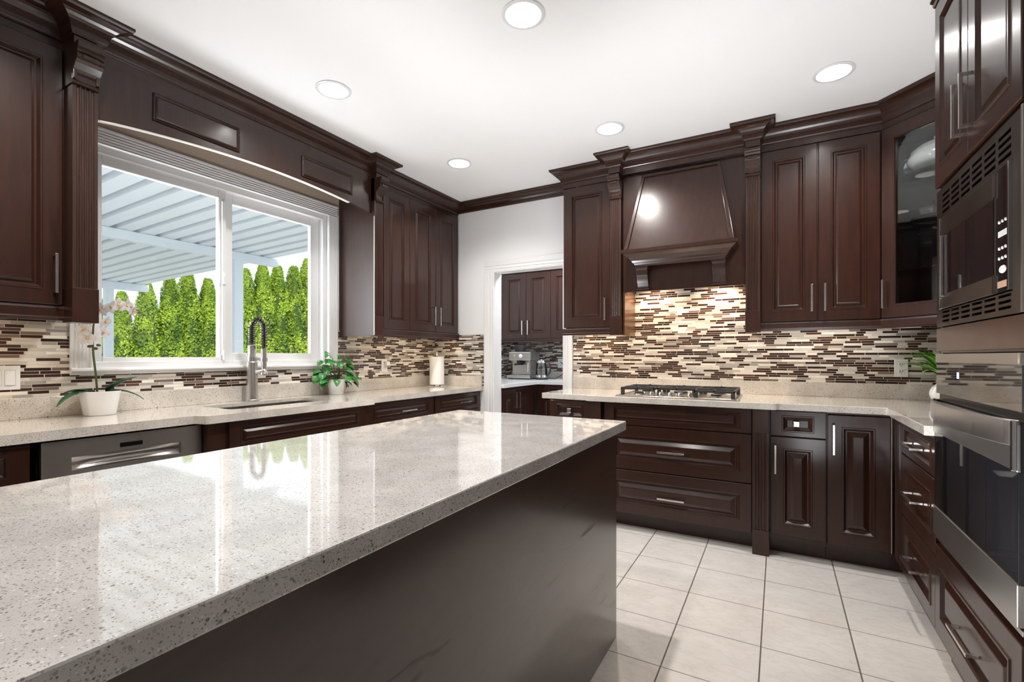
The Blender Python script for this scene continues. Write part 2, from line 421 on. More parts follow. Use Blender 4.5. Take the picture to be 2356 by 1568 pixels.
def pull(parent, cx, cz, ln, vertical=True, y=-0.02, out=0.034, th=0.0055):
    m = MB()
    a = ln/2
    if vertical:
        m.box(cx-th, cx+th, y-out, y-out+2*th, cz-a, cz+a)
        for s in (-1, 1): m.box(cx-th*.9, cx+th*.9, y-out+th, y, cz+s*(a-th*1.1)-th*.9, cz+s*(a-th*1.1)+th*.9)
    else:
        m.box(cx-a, cx+a, y-out, y-out+2*th, cz-th, cz+th)
        for s in (-1, 1): m.box(cx+s*(a-th*1.1)-th*.9, cx+s*(a-th*1.1)+th*.9, y-out+th, y, cz-th*.9, cz+th*.9)
    return m.build('handle', NICKEL, parent, 0.0012)
def door(parent, x0, x1, z0, z1, hx=None, hz=None, prof=UP, sf=0.066, ln=0.175):
    d = front(x0, x1, z0, z1, prof, sf).build('door', WOOD, parent)
    if hx is not None: pull(d, hx, hz, ln)
    return d
def drawer(parent, x0, x1, z0, z1, hx=None, hz=None, prof=DEEP, sf=0.066, ln=0.172, knob=False, sfz=None, out=0.034):
    d = front(x0, x1, z0, z1, prof, sf, 0, sfz).build('drawer', WOOD, parent)
    if hx is not None:
        if knob:
            k = MB(); k.box(hx-.007, hx+.007, -.03, -.004, hz-.006, hz+.006); k.box(hx-.017, hx+.017, -.040, -.028, hz-.017, hz+.017)
            k.build('knob', NICKEL, d, 0.004)
        else: pull(d, hx, hz, ln, False, out=out)
    return d
def pilaster(parent, x0, x1, z0, zt, y, plinth=0.14, corbel=True, name='pilaster'):
    """fluted shaft in front of the face plane (local y up to 0), front at y"""
    m = MB(); wd = x1-x0; n = 4; poly = [(x0, 0.0), (x0, y)]
    mg = wd*0.12; st = (wd-2*mg)/n; r = st*0.36
    for k in range(n):
        c = x0+mg+st*(k+0.5)
        for q in range(7):
            a = PI - PI*q/6
            poly.append((c+r*math.cos(a), y+r*0.9*math.sin(a)))
    poly += [(x1, y), (x1, 0.0)]
    m.prism(poly, 'z', z0+plinth, zt)
    sh = m.build(name, WOODP, parent)
    b = MB(); b.box(x0-.003, x1+.003, y-.005, 0, z0, z0+plinth); b.build('plinth', WOOD, sh, 0.002)
    if corbel:
        b = MB()
        H = 2.575-zt
        prof = [(0, zt), (y-.012, zt), (y-.014, zt+.010), (y-.006, zt+.018)]
        for q in range(11):
            t = q/10; u_ = min(1, max(0, (t-.18)/.62)); prof.append((y-.006-.046*(u_*u_*(3-2*u_))-.008*math.sin(min(1, max(0, (t-.6)/.4))*PI), zt+.02+(H-.065)*t))
        prof += [(y-.058, zt+H-.044), (y-.064, zt+H-.034), (y-.068, zt+H-.024), (y-.072, zt+H-.018), (y-.072, zt+H), (0, zt+H)]
        b.prism(prof, 'x', x0-.004, x1+.004)
        i = .022
        b.box(x0+.016, x1-.016, y-.066, y-.050, zt+H-.070, zt+H-.054)
        b.box(x0-.002, x0+.010, y-.016, y, zt+.02, zt+H*.42); b.box(x1-.010, x1+.002, y-.016, y, zt+.02, zt+H*.42)
        b.build('corbel', WOODP, sh, 0.0015)
    return sh
# crown moulding swept along a polyline of face corners; outward is to the right of travel
CROWN = [(0, 2.576), (0.002, 2.612), (.010, 2.614), (.010, 2.621), (.014, 2.626)] + \
        [(.016+.066*(1-math.cos(t*PI/2/8)), 2.628+.072*math.sin(t*PI/2/8)) for t in range(1, 9)] + [(.086, 2.703), (.090, 2.707), (.090, 2.7195), (0, 2.7195)]
def crown(path, name, mat, prof=CROWN):
    m = MB(); P = [Vector((x, y)) for x, y in path]; n = len(P)
    nor = []
    for a, b in zip(P, P[1:]):
        d = (b-a).normalized(); nor.append(Vector((d.y, -d.x)))
    rings = []
    for i in range(n):
        if i == 0: mv = nor[0]
        elif i == n-1: mv = nor[-1]
        else:
            s = nor[i-1]+nor[i]; mv = s/(1+nor[i-1].dot(nor[i]))
        rings.append([(P[i].x+mv.x*o, P[i].y+mv.y*o, z) for o, z in prof])
    m.loops(rings, True, True)
    return m.build(name, mat)

# ------------------------------------------------------------------ room shell
XW, YW, ZC = -3.13, 3.93, 2.72
XR, YF, XD = 1.16, -2.2, 1.9
m = MB(); m.box(XW-.15, XD+.15, YF-.15, 5.7, -.12, 0); struct(m.build('floor', FLOOR))
CANS = [(-2.225, 1.876), (-0.995, 1.876), (-2.205, 3.075), (-0.99, 3.10), (0.257, 3.075)]
holes = [[(x+.082*math.cos(2*PI*k/32), y+.082*math.sin(2*PI*k/32)) for k in range(32)] for x, y in CANS]
m = MB(); m.plate([(XW-.15, YF-.15), (XD+.15, YF-.15), (XD+.15, 5.7), (XW-.15, 5.7)], holes, ZC, ZC+.12)
struct(m.build('ceiling', CEIL))
m = MB(); m.box(XW-.15, XD+.15, YF-.15, 5.7, ZC+.20, ZC+.24); struct(m.build('ceiling_void', CEIL))
# left wall with the window opening
WY0, WY1, WZ0, WZ1 = 1.085, 2.58, 1.125, 2.318
m = MB()
m.box(XW-.15, XW, YF, WY0, 0, ZC); m.box(XW-.15, XW, WY1, 5.7, 0, ZC)
m.box(XW-.15, XW, WY0, WY1, 0, WZ0); m.box(XW-.15, XW, WY0, WY1, WZ1, ZC)
struct(m.build('wall_left', WALL))
# back wall with the doorway to the pantry
DX0, DX1, DZ = -2.40, -1.675, 2.005
m = MB()
m.box(XW, DX0-.02, YW, YW+.13, 0, ZC); m.box(DX1+.02, XR+.15, YW, YW+.13, 0, ZC); m.box(DX0-.02, DX1+.02, YW, YW+.13, DZ+.02, ZC)
struct(m.build('wall_back', WALL))
m = MB(); m.box(XR, XR+.12, 1.66, YW, 0, ZC); struct(m.build('wall_right', WALL))
m = MB(); m.box(XR+.12, XD, 1.66, 1.78, 0, ZC); struct(m.build('wall_return', WALL)); 
m = MB(); m.box(XD, XD+.15, YF-.15, 1.78, 0, ZC); struct(m.build('wall_side', WALL))
m = MB(); m.box(XW-.15, XD, YF-.15, YF, 0, ZC); struct(m.build('wall_front', WALL))
# pantry walls
m = MB(); m.box(XW, -.6, 5.55, 5.7, 0, ZC); struct(m.build('wall_pantry_back', WALL))
m = MB(); m.box(-.72, -.6, YW+.13, 5.55, 0, ZC); struct(m.build('wall_pantry_right', WALL))
# mosaic backsplashes
def strip(name, boxes, mat):
    m = MB()
    for b in boxes: m.box(*b)
    return struct(m.build(name, mat))
TX = XW+.010
strip('wall_tile_left', [(XW, TX, -.6, 1.0, .9, 1.372), (XW, TX, 1.0, 2.665, .9, 1.10), (XW, TX, 2.665, YW, .9, 1.404)], MOSY)
strip('wall_tile_back', [(TX, -2.523, YW-.010, YW, .9, 1.404), (-1.58, XR, YW-.010, YW, .9, 1.404), (-1.035, -.195, YW-.010, YW, 1.404, 1.80)], MOSX)
strip('wall_tile_right', [(XR-.010, XR, 2.47, YW-.010, .9, 1.404)], MOSY)
strip('wall_tile_pantry', [(XW+.01, -.72, 5.54, 5.55, .9, 1.40)], MOSX)
strip('wall_tile_pantry_left', [(XW, XW+.01, YW+.13, 5.55, .9, 1.40)], MOSY)
# wall strip between casing and valance, its shade painted in as tan
m = MB(); m.box(XW, XW+.004, .99, 2.69, 2.335, 2.60); struct(m.build('wall_left_shaded', TAN))

# door casing and jambs
def casing_prof(wd):
    return [(0, 0), (0, .014), (.012, .018), (.020, .014), (.030, .014), (.036, .019), (.046, .016), (.058, .016), (.064, .021), (wd-.004, .023), (wd, .020), (wd, 0)]
dr = MB()
cp = casing_prof(.11)
dr.prism([(DX0+.004-u, YW-t) for u, t in cp], 'z', 0, DZ+.004)
dr.prism([(DX1-.004+u*.85, YW-t) for u, t in cp], 'z', 0, DZ+.004)
rg = [[(DX0+.004-u*0-.11 if 0 else DX0-.106, YW-t, DZ-.004+u) for u, t in cp], [(DX1+.0895, YW-t, DZ-.004+u) for u, t in cp]]
dr.loops(rg, True, True)
door1 = struct(dr.build('door_1', TRIM))
j = MB(); j.box(DX0-.02, DX0, YW-.001, YW+.131, 0, DZ+.02); j.box(DX1, DX1+.02, YW-.001, YW+.131, 0, DZ+.02); j.box(DX0, DX1, YW-.001, YW+.131, DZ, DZ+.02)
j.build('door_jamb', TRIM, door1)
# wall crown between the two cabinet runs
o = crown([(-2.83, YW-.002), (-1.56, YW-.002)], 'trim_1', WOOD, [(0, 2.626), (.004, 2.63), (.010, 2.632), (.012, 2.640)] + [(.014+.054*(1-math.cos(t*PI/2/6)), 2.642+.058*math.sin(t*PI/2/6)) for t in range(1, 7)] + [(.072, 2.702), (.077, 2.706), (.077, 2.7195), (0, 2.7195)]); struct(o)

# ------------------------------------------------------------------ kitchen window
wm = MB()
CX = XW+.02
# fluted casing left, right, top (profile across the width)
fl = [(0, 0), (0, .020)]
for k in range(5):
    a = .010+.015*k; fl += [(a, .020), (a+.004, .014), (a+.009, .014), (a+.013, .020)]
fl += [(.086, .022), (.090, .014), (.090, 0)]
wm.prism([(XW+t, WY0+.004-(.090-u)) for u, t in fl], 'z', 1.125, 2.312)
wm.prism([(XW+t, WY1-.004+(.090-u)) for u, t in fl], 'z', 1.125, 2.312)
wm.prism([(XW+t, 2.312+.090-.004-u) for u, t in fl], 'y', WY0-.086, WY1+.086)
win = struct(wm.build('window_1', TRIM))
sm = MB(); sm.prism([(XW, 1.098), (XW+.022, 1.098), (XW+.024, 1.108), (XW+.034, 1.112), (XW+.040, 1.120), (XW+.038, 1.130), (XW+.030, 1.134), (XW-.14, 1.134), (XW-.14, 1.125), (XW, 1.125)], 'y', 1.0, 2.665)
sm.build('sill', TRIM, win)
fm = MB()
FX0, FX1 = XW-.10, XW-.01
fm.box(FX0, FX1, WY0, WY0+.022, WZ0, WZ1); fm.box(FX0, FX1, WY1-.035, WY1, WZ0, WZ1); fm.box(FX0, FX1, WY0+.022, WY1-.035, WZ0+.005, WZ0+.04); fm.box(FX0, FX1, WY0+.022, WY1-.035, WZ1-.045, WZ1)
fm.build('frame', VINYL, win, 0.003)
def sash(x, y0, y1, z0, z1, gy0, gy1, gz0, gz1):
    q = MB(); q.box(x-.022, x+.012, y0, gy0, z0, z1); q.box(x-.022, x+.012, gy1, y1, z0, z1); q.box(x-.022, x+.012, gy0, gy1, z0, gz0); q.box(x-.022, x+.012, gy0, gy1, gz1, z1)
    s = q.build('sash', VINYL, win, 0.003)
    p = MB(); p.box(x-.006, x-.002, gy0-.005, gy1+.005, gz0-.005, gz1+.005); p.build('pane', PANE, s)
    return s
s1 = sash(-3.168, WY0+.022, 1.80, WZ0+.03, WZ1-.03, 1.145, 1.752, 1.188, 2.218)
sash(-3.205, 1.79, WY1-.03, WZ0+.03, WZ1-.03, 1.862, 2.472, 1.216, 2.212)
q = MB(); q.box(-3.156, -3.138, 1.766, 1.786, 1.20, 2.20); q.build('stile_lip', VINYL, s1, 0.003)
q = MB(); q.box(-3.140, -3.126, 1.768, 1.784, 1.66, 1.74); q.box(-3.130, -3.118, 1.762, 1.778, 1.69, 1.71); q.build('latch', VINYL, s1, 0.003)
q = MB(); q.box(-3.140, -3.126, 1.768, 1.784, 1.17, 1.235); q.build('latch', VINYL, s1, 0.003)

# ------------------------------------------------------------------ recessed ceiling lights
CANL = ['recessed ceiling light nearest the window, above the middle of the valance', 'large recessed ceiling light at the top edge, above the island',
        'smallest recessed ceiling light, near the corner between window wall and doorway', 'recessed ceiling light in front of the range hood corbel',
        'recessed ceiling light in front of the glass corner cabinet']
for x, y in ((-2.225, 0.64), (-0.995, 0.64)):       # two more of the row, behind the picture's edge
    lamp('can_lamp', 'SPOT', (x, y, ZC-.012), CAN_E, CAN_COL, (0, 0, 0), spot_size=math.radians(146), spot_blend=0.95, shadow_soft_size=0.032)
can0 = None
for i, (x, y) in enumerate(CANS):
    if can0 is None:
        can0 = o = thing('recessed_light', CANL[0], 'ceiling light', (x, y, ZC), 0, 'recessed ceiling lights')
        r = MB(); r.lathe([(.080, .002), (.096, -.001), (.097, -.004), (.092, -.007), (.080, -.006), (.076, .000), (.078, .006)], n=40, cap0=False, cap1=False); r.build('trim_ring', WPLAST, o, 0, True)
        r = MB(); r.lathe([(.078, .0), (.074, .03), (.062, .062), (.058, .068)], n=40, cap0=False, cap1=False); r.build('reflector', WPLAST, o, 0, True)
        r = MB(); r.lathe([(.058, .058), (.045, .053), (.02, .050), (.003, .0495)], n=32, cap0=True, cap1=True); r.build('bulb', GLOW, o, 0, True)
    else:
        o = copy_tree(can0); o.location = (x, y, ZC); o['label'] = CANL[i]
    lamp('can_lamp', 'SPOT', (x, y, ZC+.045), CAN_E, CAN_COL, (0, 0, 0), spot_size=math.radians(146), spot_blend=0.95, shadow_soft_size=0.032)

# ------------------------------------------------------------------ outdoors
m = MB(); m.box(-40, XW-.16, -20, 40, -.45, -.35); struct(m.build('ground', CONC))
pc = thing('patio_cover', 'white corrugated metal patio cover outside the window', 'patio cover', (-6.5, 1.0, -.35))
def ploc(x, y, z): return (x+6.5, y-1.0, z+.35)
YE = 4.0
def rz_(ax): return 2.527+.027*(5.2-ax)
m = MB()
prof = []
y = YE
pr = []
k = 0
while y > -4.0:
    pr += [(y, 0), (y-.128, 0), (y-.136, .075), (y-.186, .075), (y-.194, 0)]; y -= .2
rows = []
for ax in (3.30, 10.0):
    rows.append([ploc(-ax, yy, rz_(ax)+dz) for yy, dz in pr])
m.loops(rows, False, False, close=False)
m.loops([[ploc(-ax, yy, rz_(ax)+.082) for yy in (YE, -4)] for ax in (3.30, 10.0)], False, False, close=False)
m.build('roof_sheet', ALU, pc)
for ax, dp in ((5.98, .10), (9.5, .115)):
    b = MB(); z1 = rz_(ax); x0, y0, z0 = ploc(-ax-.05, -4, z1-dp); b.box(x0, x0+.10, y0, YE+.08-1.0, z0, z0+dp-.002); b.build('beam', ALU, pc)
b = MB(); x0, y0, z0 = ploc(-10.06, -4, rz_(10)-.03); b.box(x0, x0+.06, y0, YE-1.0, z0, z0+.13); b.build('gutter', ALU, pc)
for ax, yy, dp in ((5.98, 3.543, .10), (9.5, 3.53, .115), (5.98, .6, .10), (9.5, .6, .115), (9.5, -2.6, .115)):
    b = MB(); x0, y0, z0 = ploc(-ax-.05, yy-.055, -.35); b.box(x0, x0+.10, y0, y0+.11, z0, rz_(ax)-dp+.35); b.build('post', ALU, pc)

def cedar_mesh(seed, n=12000):
    rnd = random.Random(seed); bm = bmesh.new()
    H = 1.0
    def rad(t): return 0.138*(1-t)**0.58*(0.86+0.30*math.sin(min(1, t*1.6+.25)*PI*0.6)) + .004
    # dark core
    rings = []
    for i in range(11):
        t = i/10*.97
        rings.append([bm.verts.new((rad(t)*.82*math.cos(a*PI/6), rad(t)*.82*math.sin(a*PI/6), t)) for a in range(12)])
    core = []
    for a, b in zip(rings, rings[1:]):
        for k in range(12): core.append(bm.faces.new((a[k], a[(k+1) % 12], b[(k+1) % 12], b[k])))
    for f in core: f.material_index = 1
    for i in range(n):
        t = rnd.random()**1.25*.98; a = rnd.uniform(0, 2*PI)
        lump = 1+.16*math.sin(a*3+seed+t*9)+.10*math.sin(a*5-t*23+seed*2)
        r = rad(t)*rnd.uniform(.80, 1.02)*lump
        p = Vector((r*math.cos(a), r*math.sin(a), t))
        outw = Vector((math.cos(a), math.sin(a), 0))
        up = (outw*rnd.uniform(.25, .85)+Vector((rnd.uniform(-.35, .35), rnd.uniform(-.35, .35), 1))).normalized()
        side = Vector((-math.sin(a), math.cos(a), 0)); side = (side+outw*rnd.uniform(-.9, .9)).normalized()
        l = rnd.uniform(.010, .022)*(1-.25*t); wd = l*rnd.uniform(.35, .6)
        vs = [bm.verts.new(p+q) for q in (-side*wd*.3, -side*wd+up*l*.55, -side*wd*.45+up*l*.75, up*l+outw*.003, side*wd*.5+up*l*.72, side*wd+up*l*.5, side*wd*.3)]
        f = bm.faces.new(vs)
    me = bpy.data.meshes.new('cedar_tree'); bm.to_mesh(me); bm.free()
    me.materials.append(CEDAR); me.materials.append(CEDARIN); return me
cm = [cedar_mesh(s) for s in (1, 2, 3)]
cy = 4.75
i = 0; cedars = []
while cy < 12.6:
    f = (cy-5)/7
    o = bpy.data.objects.new('cedar_tree', cm[i % 3]); C.objects.link(o)
    h = 3.25+1.95*max(0, min(1, f))+random.uniform(-.22, .22)
    o.location = (-15+random.uniform(-.12, .12), cy, -.36); o.rotation_euler = (0, 0, random.uniform(0, 6)); o.scale = (h*.90, h*.90, h)
    cedars.append(o)
    i += 1; cy += .56+random.uniform(-.03, .05)

ORD = ['first', 'second', 'third', 'fourth', 'fifth', 'sixth', 'seventh', 'eighth', 'ninth']
seen = {'left': 0, 'right': 0}
for o in cedars:
    x, y = o.location.x, o.location.y; wq = -.4893*x+.8721*y; u = 1178+1094*(.8721*x+.4893*y)/wq
    if 228 < u < 500: pane = 'left'
    elif 533 < u < 714: pane = 'right'
    else: pane = None
    if pane:
        lab = 'tall green cedar, %s from the left in the %s window pane' % (ORD[seen[pane]], pane); seen[pane] += 1
    elif u <= 228: lab = 'green cedar at the hedge end behind the left cabinet'
    elif u < 533: lab = 'green cedar standing behind the middle window frame'
    else: lab = 'green cedar at the hedge end behind the right window casing'
    tag(o, lab, 'tree', 'cedar hedge trees outside the window')

# ------------------------------------------------------------------ countertops
CTL, CTR, TH = .898, .916, .04
SX0, SX1, SY0, SY1 = -2.975, -2.655, 1.545, 2.235
left_poly = [(XW+.001, -.6), (-2.53, -.6), (-2.53, 1.29), (-2.465, 1.305), (-2.455, 1.315), (-2.455, 2.42), (-2.465, 2.43), (-2.53, 2.445), (-2.53, YW-.001), (XW+.001, YW-.001)]
rr = .03
sh = []
for cx_, cy_, a0 in ((SX1-rr, SY0+rr, -90), (SX1-rr, SY1-rr, 0), (SX0+rr, SY1-rr, 90), (SX0+rr, SY0+rr, 180)):
    for k in range(5): a = math.radians(a0+22.5*k); sh.append((cx_+rr*math.cos(a), cy_+rr*math.sin(a)))
lc = thing('countertop', 'long speckled beige quartz countertop with sink cutout under the window', 'countertop', (-2.8, 1.7, CTL-TH))
def shift(poly, x, y): return [(a-x, b-y) for a, b in poly]
m = MB(); m.plate(shift(left_poly, -2.8, 1.7), [shift(sh, -2.8, 1.7)], .020, TH)
big = [(SX0-.05, SY0-.05), (SX1+.05, SY0-.05), (SX1+.05, SY1+.05), (SX0-.05, SY1+.05)]
m.plate(shift(left_poly, -2.8, 1.7), [shift(big, -2.8, 1.7)], 0, .020); bmesh.ops.remove_doubles(m.bm, verts=m.bm.verts, dist=1e-5)
m.build('slab', QUARTZ, lc)
m = MB(); m.box(TX+2.8, XW+.03+2.8, -2.3, YW-.012-1.7, TH, TH+.10); m.box(XW+.03+2.8, -2.531+2.8, YW-.03-1.7, YW-.0115-1.7, TH, TH+.10); m.build('upstand', QUARTZ, lc, 0.002)
right_poly = [(-1.575, YW-.012), (-1.575, 3.27), (-1.56, 3.255), (-1.215, 3.235), (-1.195, 3.205), (-1.18, 3.200), (-.03, 3.200), (-.015, 3.205), (.0, 3.225), (.50, 3.225), (.508, 3.21), (.508, 2.475), (XR-.011, 2.475), (XR-.011, YW-.012)]
rc = thing('countertop', 'L-shaped speckled quartz countertop holding the gas cooktop', 'countertop', (0, 3.5, CTR-TH))
m = MB(); m.plate(shift(right_poly, 0, 3.5), [], 0, TH); m.build('slab', QUARTZ, rc, 0.003)
m = MB(); m.box(-1.58, XR-.03, .405, .4185, TH, TH+.098); m.box(XR-.03, XR-.0115, -1.02, .4185, TH, TH+.098); m.build('upstand', QUARTZ, rc, 0.002)
m = MB(); m.box(-.439, .440, -1.0, 1.525, 0, TH)
o = m.build('island_countertop', QISL, None, 0.004, loc=(-1.0125, .5, .916-TH)); tag(o, 'large light grey speckled quartz slab topping the kitchen island', 'countertop')
isl = thing('kitchen_island', 'dark brown kitchen island base with plain flat side panels', 'kitchen island', (-1.0125, .75, 0))
m = MB(); m.box(-.405, .4085, -1.2, 1.237, 0, .8755); m.build('body', ISLW, isl, 0.002)

# ------------------------------------------------------------------ base cabinets along the window
FXL = -2.575   # face plane
def base(name, label, y0, y1, x=FXL, z1=CTL-TH-.001, back=XW+.001):
    t = thing(name, label, 'cabinet', (x, y0, 0), PI/2)
    w_ = y1-y0; d = x-back
    m = MB(); m.box(0, w_, 0, d-.012, .10, z1); m.build('body', WOOD, t)
    m = MB(); m.box(0, w_, .06, d-.05, 0, .10); m.build('toe_kick', WOOD, t)
    return t, w_
t, wd = base('base_cabinet', 'dark base cabinet with drawer left of the dishwasher', -.55, .705)
for a, b in ((.02, .41), (.415, .82), (.825, 1.25)):
    drawer(t, a, b, .70, .845, (a+b)/2, .772, SMALL, .06, sfz=.026)
    door(t, a, b, .115, .69, b-.04, .58, DEEP)
dwt = thing('dishwasher', 'stainless steel dishwasher under the counter with recessed grip', 'dishwasher', (-2.56, .731, 0), PI/2)
m = MB(); m.box(.0, .598, .045, .50, .10, .852); m.build('body', BPLAST, dwt)
# front skin with a pocket grip
m = MB()
g0, g1, h0, h1 = .092, .505, .722, .776
def rc_(x0, x1, y, z0, z1): return [(x0, y, z0), (x1, y, z0), (x1, y, z1), (x0, y, z1)]
m.loops([rc_(0, .6, .012, .10, .848), rc_(0, .6, -.010, .10, .848), rc_(.002, .598, -.012, .102, .846), rc_(g0, g1, -.012, h0, h1), rc_(g0, g1, .010, h0, h1)], False, False)
m.build('front_panel', DSTEEL, dwt)
m = MB(); rg = []
for q in range(9):
    u = q/8; rg.append([(g0+(g1-g0)*s_, .010+.0-.022*(0)+.030*math.sin(PI*(.15+.7*(1-u)))*(math.sin(PI*min(1, max(0, s_)))**.4) - .004, h0+(h1-h0)*u) for s_ in [k/16 for k in range(17)]])
m.loops(rg, False, False, close=False); m.build('grip', STEEL, dwt, 0, True)
m = MB(); m.box(.258, .343, -.0135, -.012, .791, .810); m.build('display_or_glare', BGLASS, dwt)
m = MB(); m.box(0, .6, .06, .45, 0, .10); m.build('toe_kick', BPLAST, dwt)
t = thing('sink_cabinet', 'dark base cabinet under the sink with wide false drawer front', 'cabinet', (-2.505, 1.336, 0), PI/2); wd = 1.094
m = MB(); m.box(0, wd, 0, .018, .10, .857); m.box(0, .018, .018, .60, .10, .857); m.box(wd-.018, wd, .018, .60, .10, .857); m.box(.018, wd-.018, .018, .60, .10, .118); m.build('body', WOOD, t)
m = MB(); m.box(0, wd, .06, .55, 0, .10); m.build('toe_kick', WOOD, t)
drawer(t, .10, 1.03, .700, .850, None, None, SLIM, .055, sfz=.024)
door(t, .10, .56, .115, .69, .52, .58, DEEP); door(t, .57, 1.03, .115, .69, .61, .58, DEEP)
pilaster(t, .01, .085, .0, .70, -.018, .12, False)
pilaster(t, 1.04, 1.09, .0, .70, -.018, .12, False)
t, wd = base('base_cabinet', 'dark base cabinet with bar-handled drawer right of the sink', 2.432, 3.205)
drawer(t, .01, wd-.008, .695, .848, .43, .770, SLIM, .066, sfz=.026)
door(t, .01, wd/2-.002, .115, .685, wd/2-.04, .58, DEEP); door(t, wd/2+.002, wd-.008, .115, .685, wd/2+.04, .58, DEEP)
t, wd = base('base_cabinet', 'dark base cabinet with bar-handled drawer beside the doorway', 3.207, 3.928)
drawer(t, .01, wd-.008, .695, .848, .43, .770, SLIM, .066, sfz=.026)
door(t, .01, wd/2-.002, .115, .685, wd/2-.04, .58, DEEP); door(t, wd/2+.002, wd-.008, .115, .685, wd/2+.04, .58, DEEP)

# ------------------------------------------------------------------ base cabinets along the back wall
FYB = 3.27
def baseb(name, label, x0, x1, y=FYB, z1=CTR-TH-.001):
    t = thing(name, label, 'cabinet', (x0, y, 0), 0)
    w_ = x1-x0
    m = MB(); m.box(0, w_, 0, YW-y-.002, .10, z1); m.build('body', WOOD, t)
    m = MB(); m.box(0, w_, .075, YW-y-.05, 0, .10); m.build('toe_kick', WOOD, t)
    return t, w_
t, wd = baseb('base_cabinet', 'narrow dark base cabinet with knobbed drawer beside the doorway, left of the cooktop drawers', -1.508, -1.172)
drawer(t, .010, .333, .722, .868, .17, .797, SMALL, .058, knob=True, sfz=.026)
door(t, .010, .333, .118, .714, .295, .60, DEEP)
t, wd = baseb('drawer_cabinet', 'wide dark three-drawer cabinet under the gas cooktop with fluted corner posts', -1.170, -.050)
drawer(t, .093, 1.024, .720, .870, None, None, SLIM, .064, sfz=.024)
drawer(t, .093, 1.024, .415, .714, .550, .558, DEEP, .067)
drawer(t, .093, 1.024, .114, .409, .550, .250, DEEP, .067)
pilaster(t, .0, .078, .0, .735, -.050, .15, False); pilaster(t, 1.032, 1.117, .0, .735, -.050, .15, False)
for a, b in ((.0, .078), (1.032, 1.117)):
    m = MB(); m.box(a, b, -.050, 0, .735, .874); m.build('cap_block', WOOD, t, 0.002)
t, wd = baseb('base_cabinet', 'narrow dark base cabinet with knobbed drawer and door, right of the cooktop drawers', -.048, .238)
drawer(t, .004, .284, .720, .870, .138, .797, SMALL, .058, knob=True, sfz=.026)
door(t, .004, .284, .130, .714, .030, .582, DEEP, ln=.170)
t, wd = baseb('corner_base_cabinet', 'dark corner base cabinet with one tall door and bar handle', .240, XR-.02)
door(t, .003, .288, .128, .860, .030, .722, DEEP, ln=.170)
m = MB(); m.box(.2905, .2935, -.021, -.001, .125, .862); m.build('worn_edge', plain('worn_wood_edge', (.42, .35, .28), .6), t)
# ------------------------------------------------------------------ drawers on the right
t = thing('drawer_cabinet', 'dark drawer cabinet at right beside the oven tower, three bar handles', 'cabinet', (.565, 3.245, 0), -PI/2)
m = MB(); m.box(0, .765, 0, .58, .10, CTR-TH-.001); m.build('body', WOOD, t)
m = MB(); m.box(0, .765, .03, .56, 0, .10); m.build('toe_kick', WOOD, t)
m = MB(); m.box(0.0, .165, -.020, 0, .105, .872); 
for k in range(4): m.box(.03+k*.027, .045+k*.027, -.024, -.02, .14, .84)
m.build('filler', WOOD, t)
drawer(t, .170, .757, .706, .866, .475, .786, SLIM, .060, .20, sfz=.028, out=.048)
drawer(t, .170, .757, .395, .700, .475, .552, DEEP, .062, .20, out=.048)
drawer(t, .170, .757, .105, .389, .475, .248, DEEP, .062, .20, out=.048)

# ------------------------------------------------------------------ wall cabinets by the window
def wallcab(name, label, loc, rz, w_, depth, z0=1.354, z1=2.576):
    t = thing(name, label, 'cabinet', loc, rz)
    m = MB(); m.box(.019, w_-.001, 0, depth, z0+.05, z1); m.build('body', WOOD, t)
    return t
def rail(t, x0, x1, depth, z0=1.354, z1=1.418, ret=None):
    m = MB(); m.prism([(-.014, z1), (-.018, z1-.010), (-.016, z0+.018), (-.021, z0+.012), (-.019, z0), (.006, z0), (.006, z1)], 'x', x0, x1)
    if ret == 'l' : m.box(x0, x0+.02, .006, depth, z0, z0+.06)
    if ret == 'r' : m.box(x1-.02, x1, .006, depth, z0, z0+.06)
    return m.build('light_rail', WOOD, t)
t = wallcab('upper_cabinet', 'dark wall cabinet left of the window with one raised panel door in view', (-2.83, -.45, 0), PI/2, 1.425, .298)
for a, b, hx in ((1.0-.115, 1.327, 1.298), (.45, .88, .49), (.02, .445, .40)): door(t, a, b, 1.424, 2.571, hx, 1.561)
rail(t, 0, 1.335, .29)
pilaster(t, 1.335, 1.425, 1.345, 2.405, -.100, .155)
t = wallcab('upper_cabinet', 'dark wall cabinet right of the window with three raised panel doors', (-2.83, 2.691, 0), PI/2, 1.236, .298, 1.354)
door(t, .178, .494, 1.420, 2.571); door(t, .498, .852, 1.420, 2.571, .812, 1.565); door(t, .857, 1.212, 1.420, 2.571, .892, 1.565)
rail(t, .10, 1.234, .29)
pilaster(t, .004, .088, 1.354, 2.40, -.100, .155)
m = MB(); m.box(0, .018, -.098, .298, 1.354, 2.576); m.build('end_panel', ENDW, t)
m = MB(); m.box(-.0015, .0005, -.099, -.092, 1.36, 2.28); m.build('edge_strip', PALE, t)
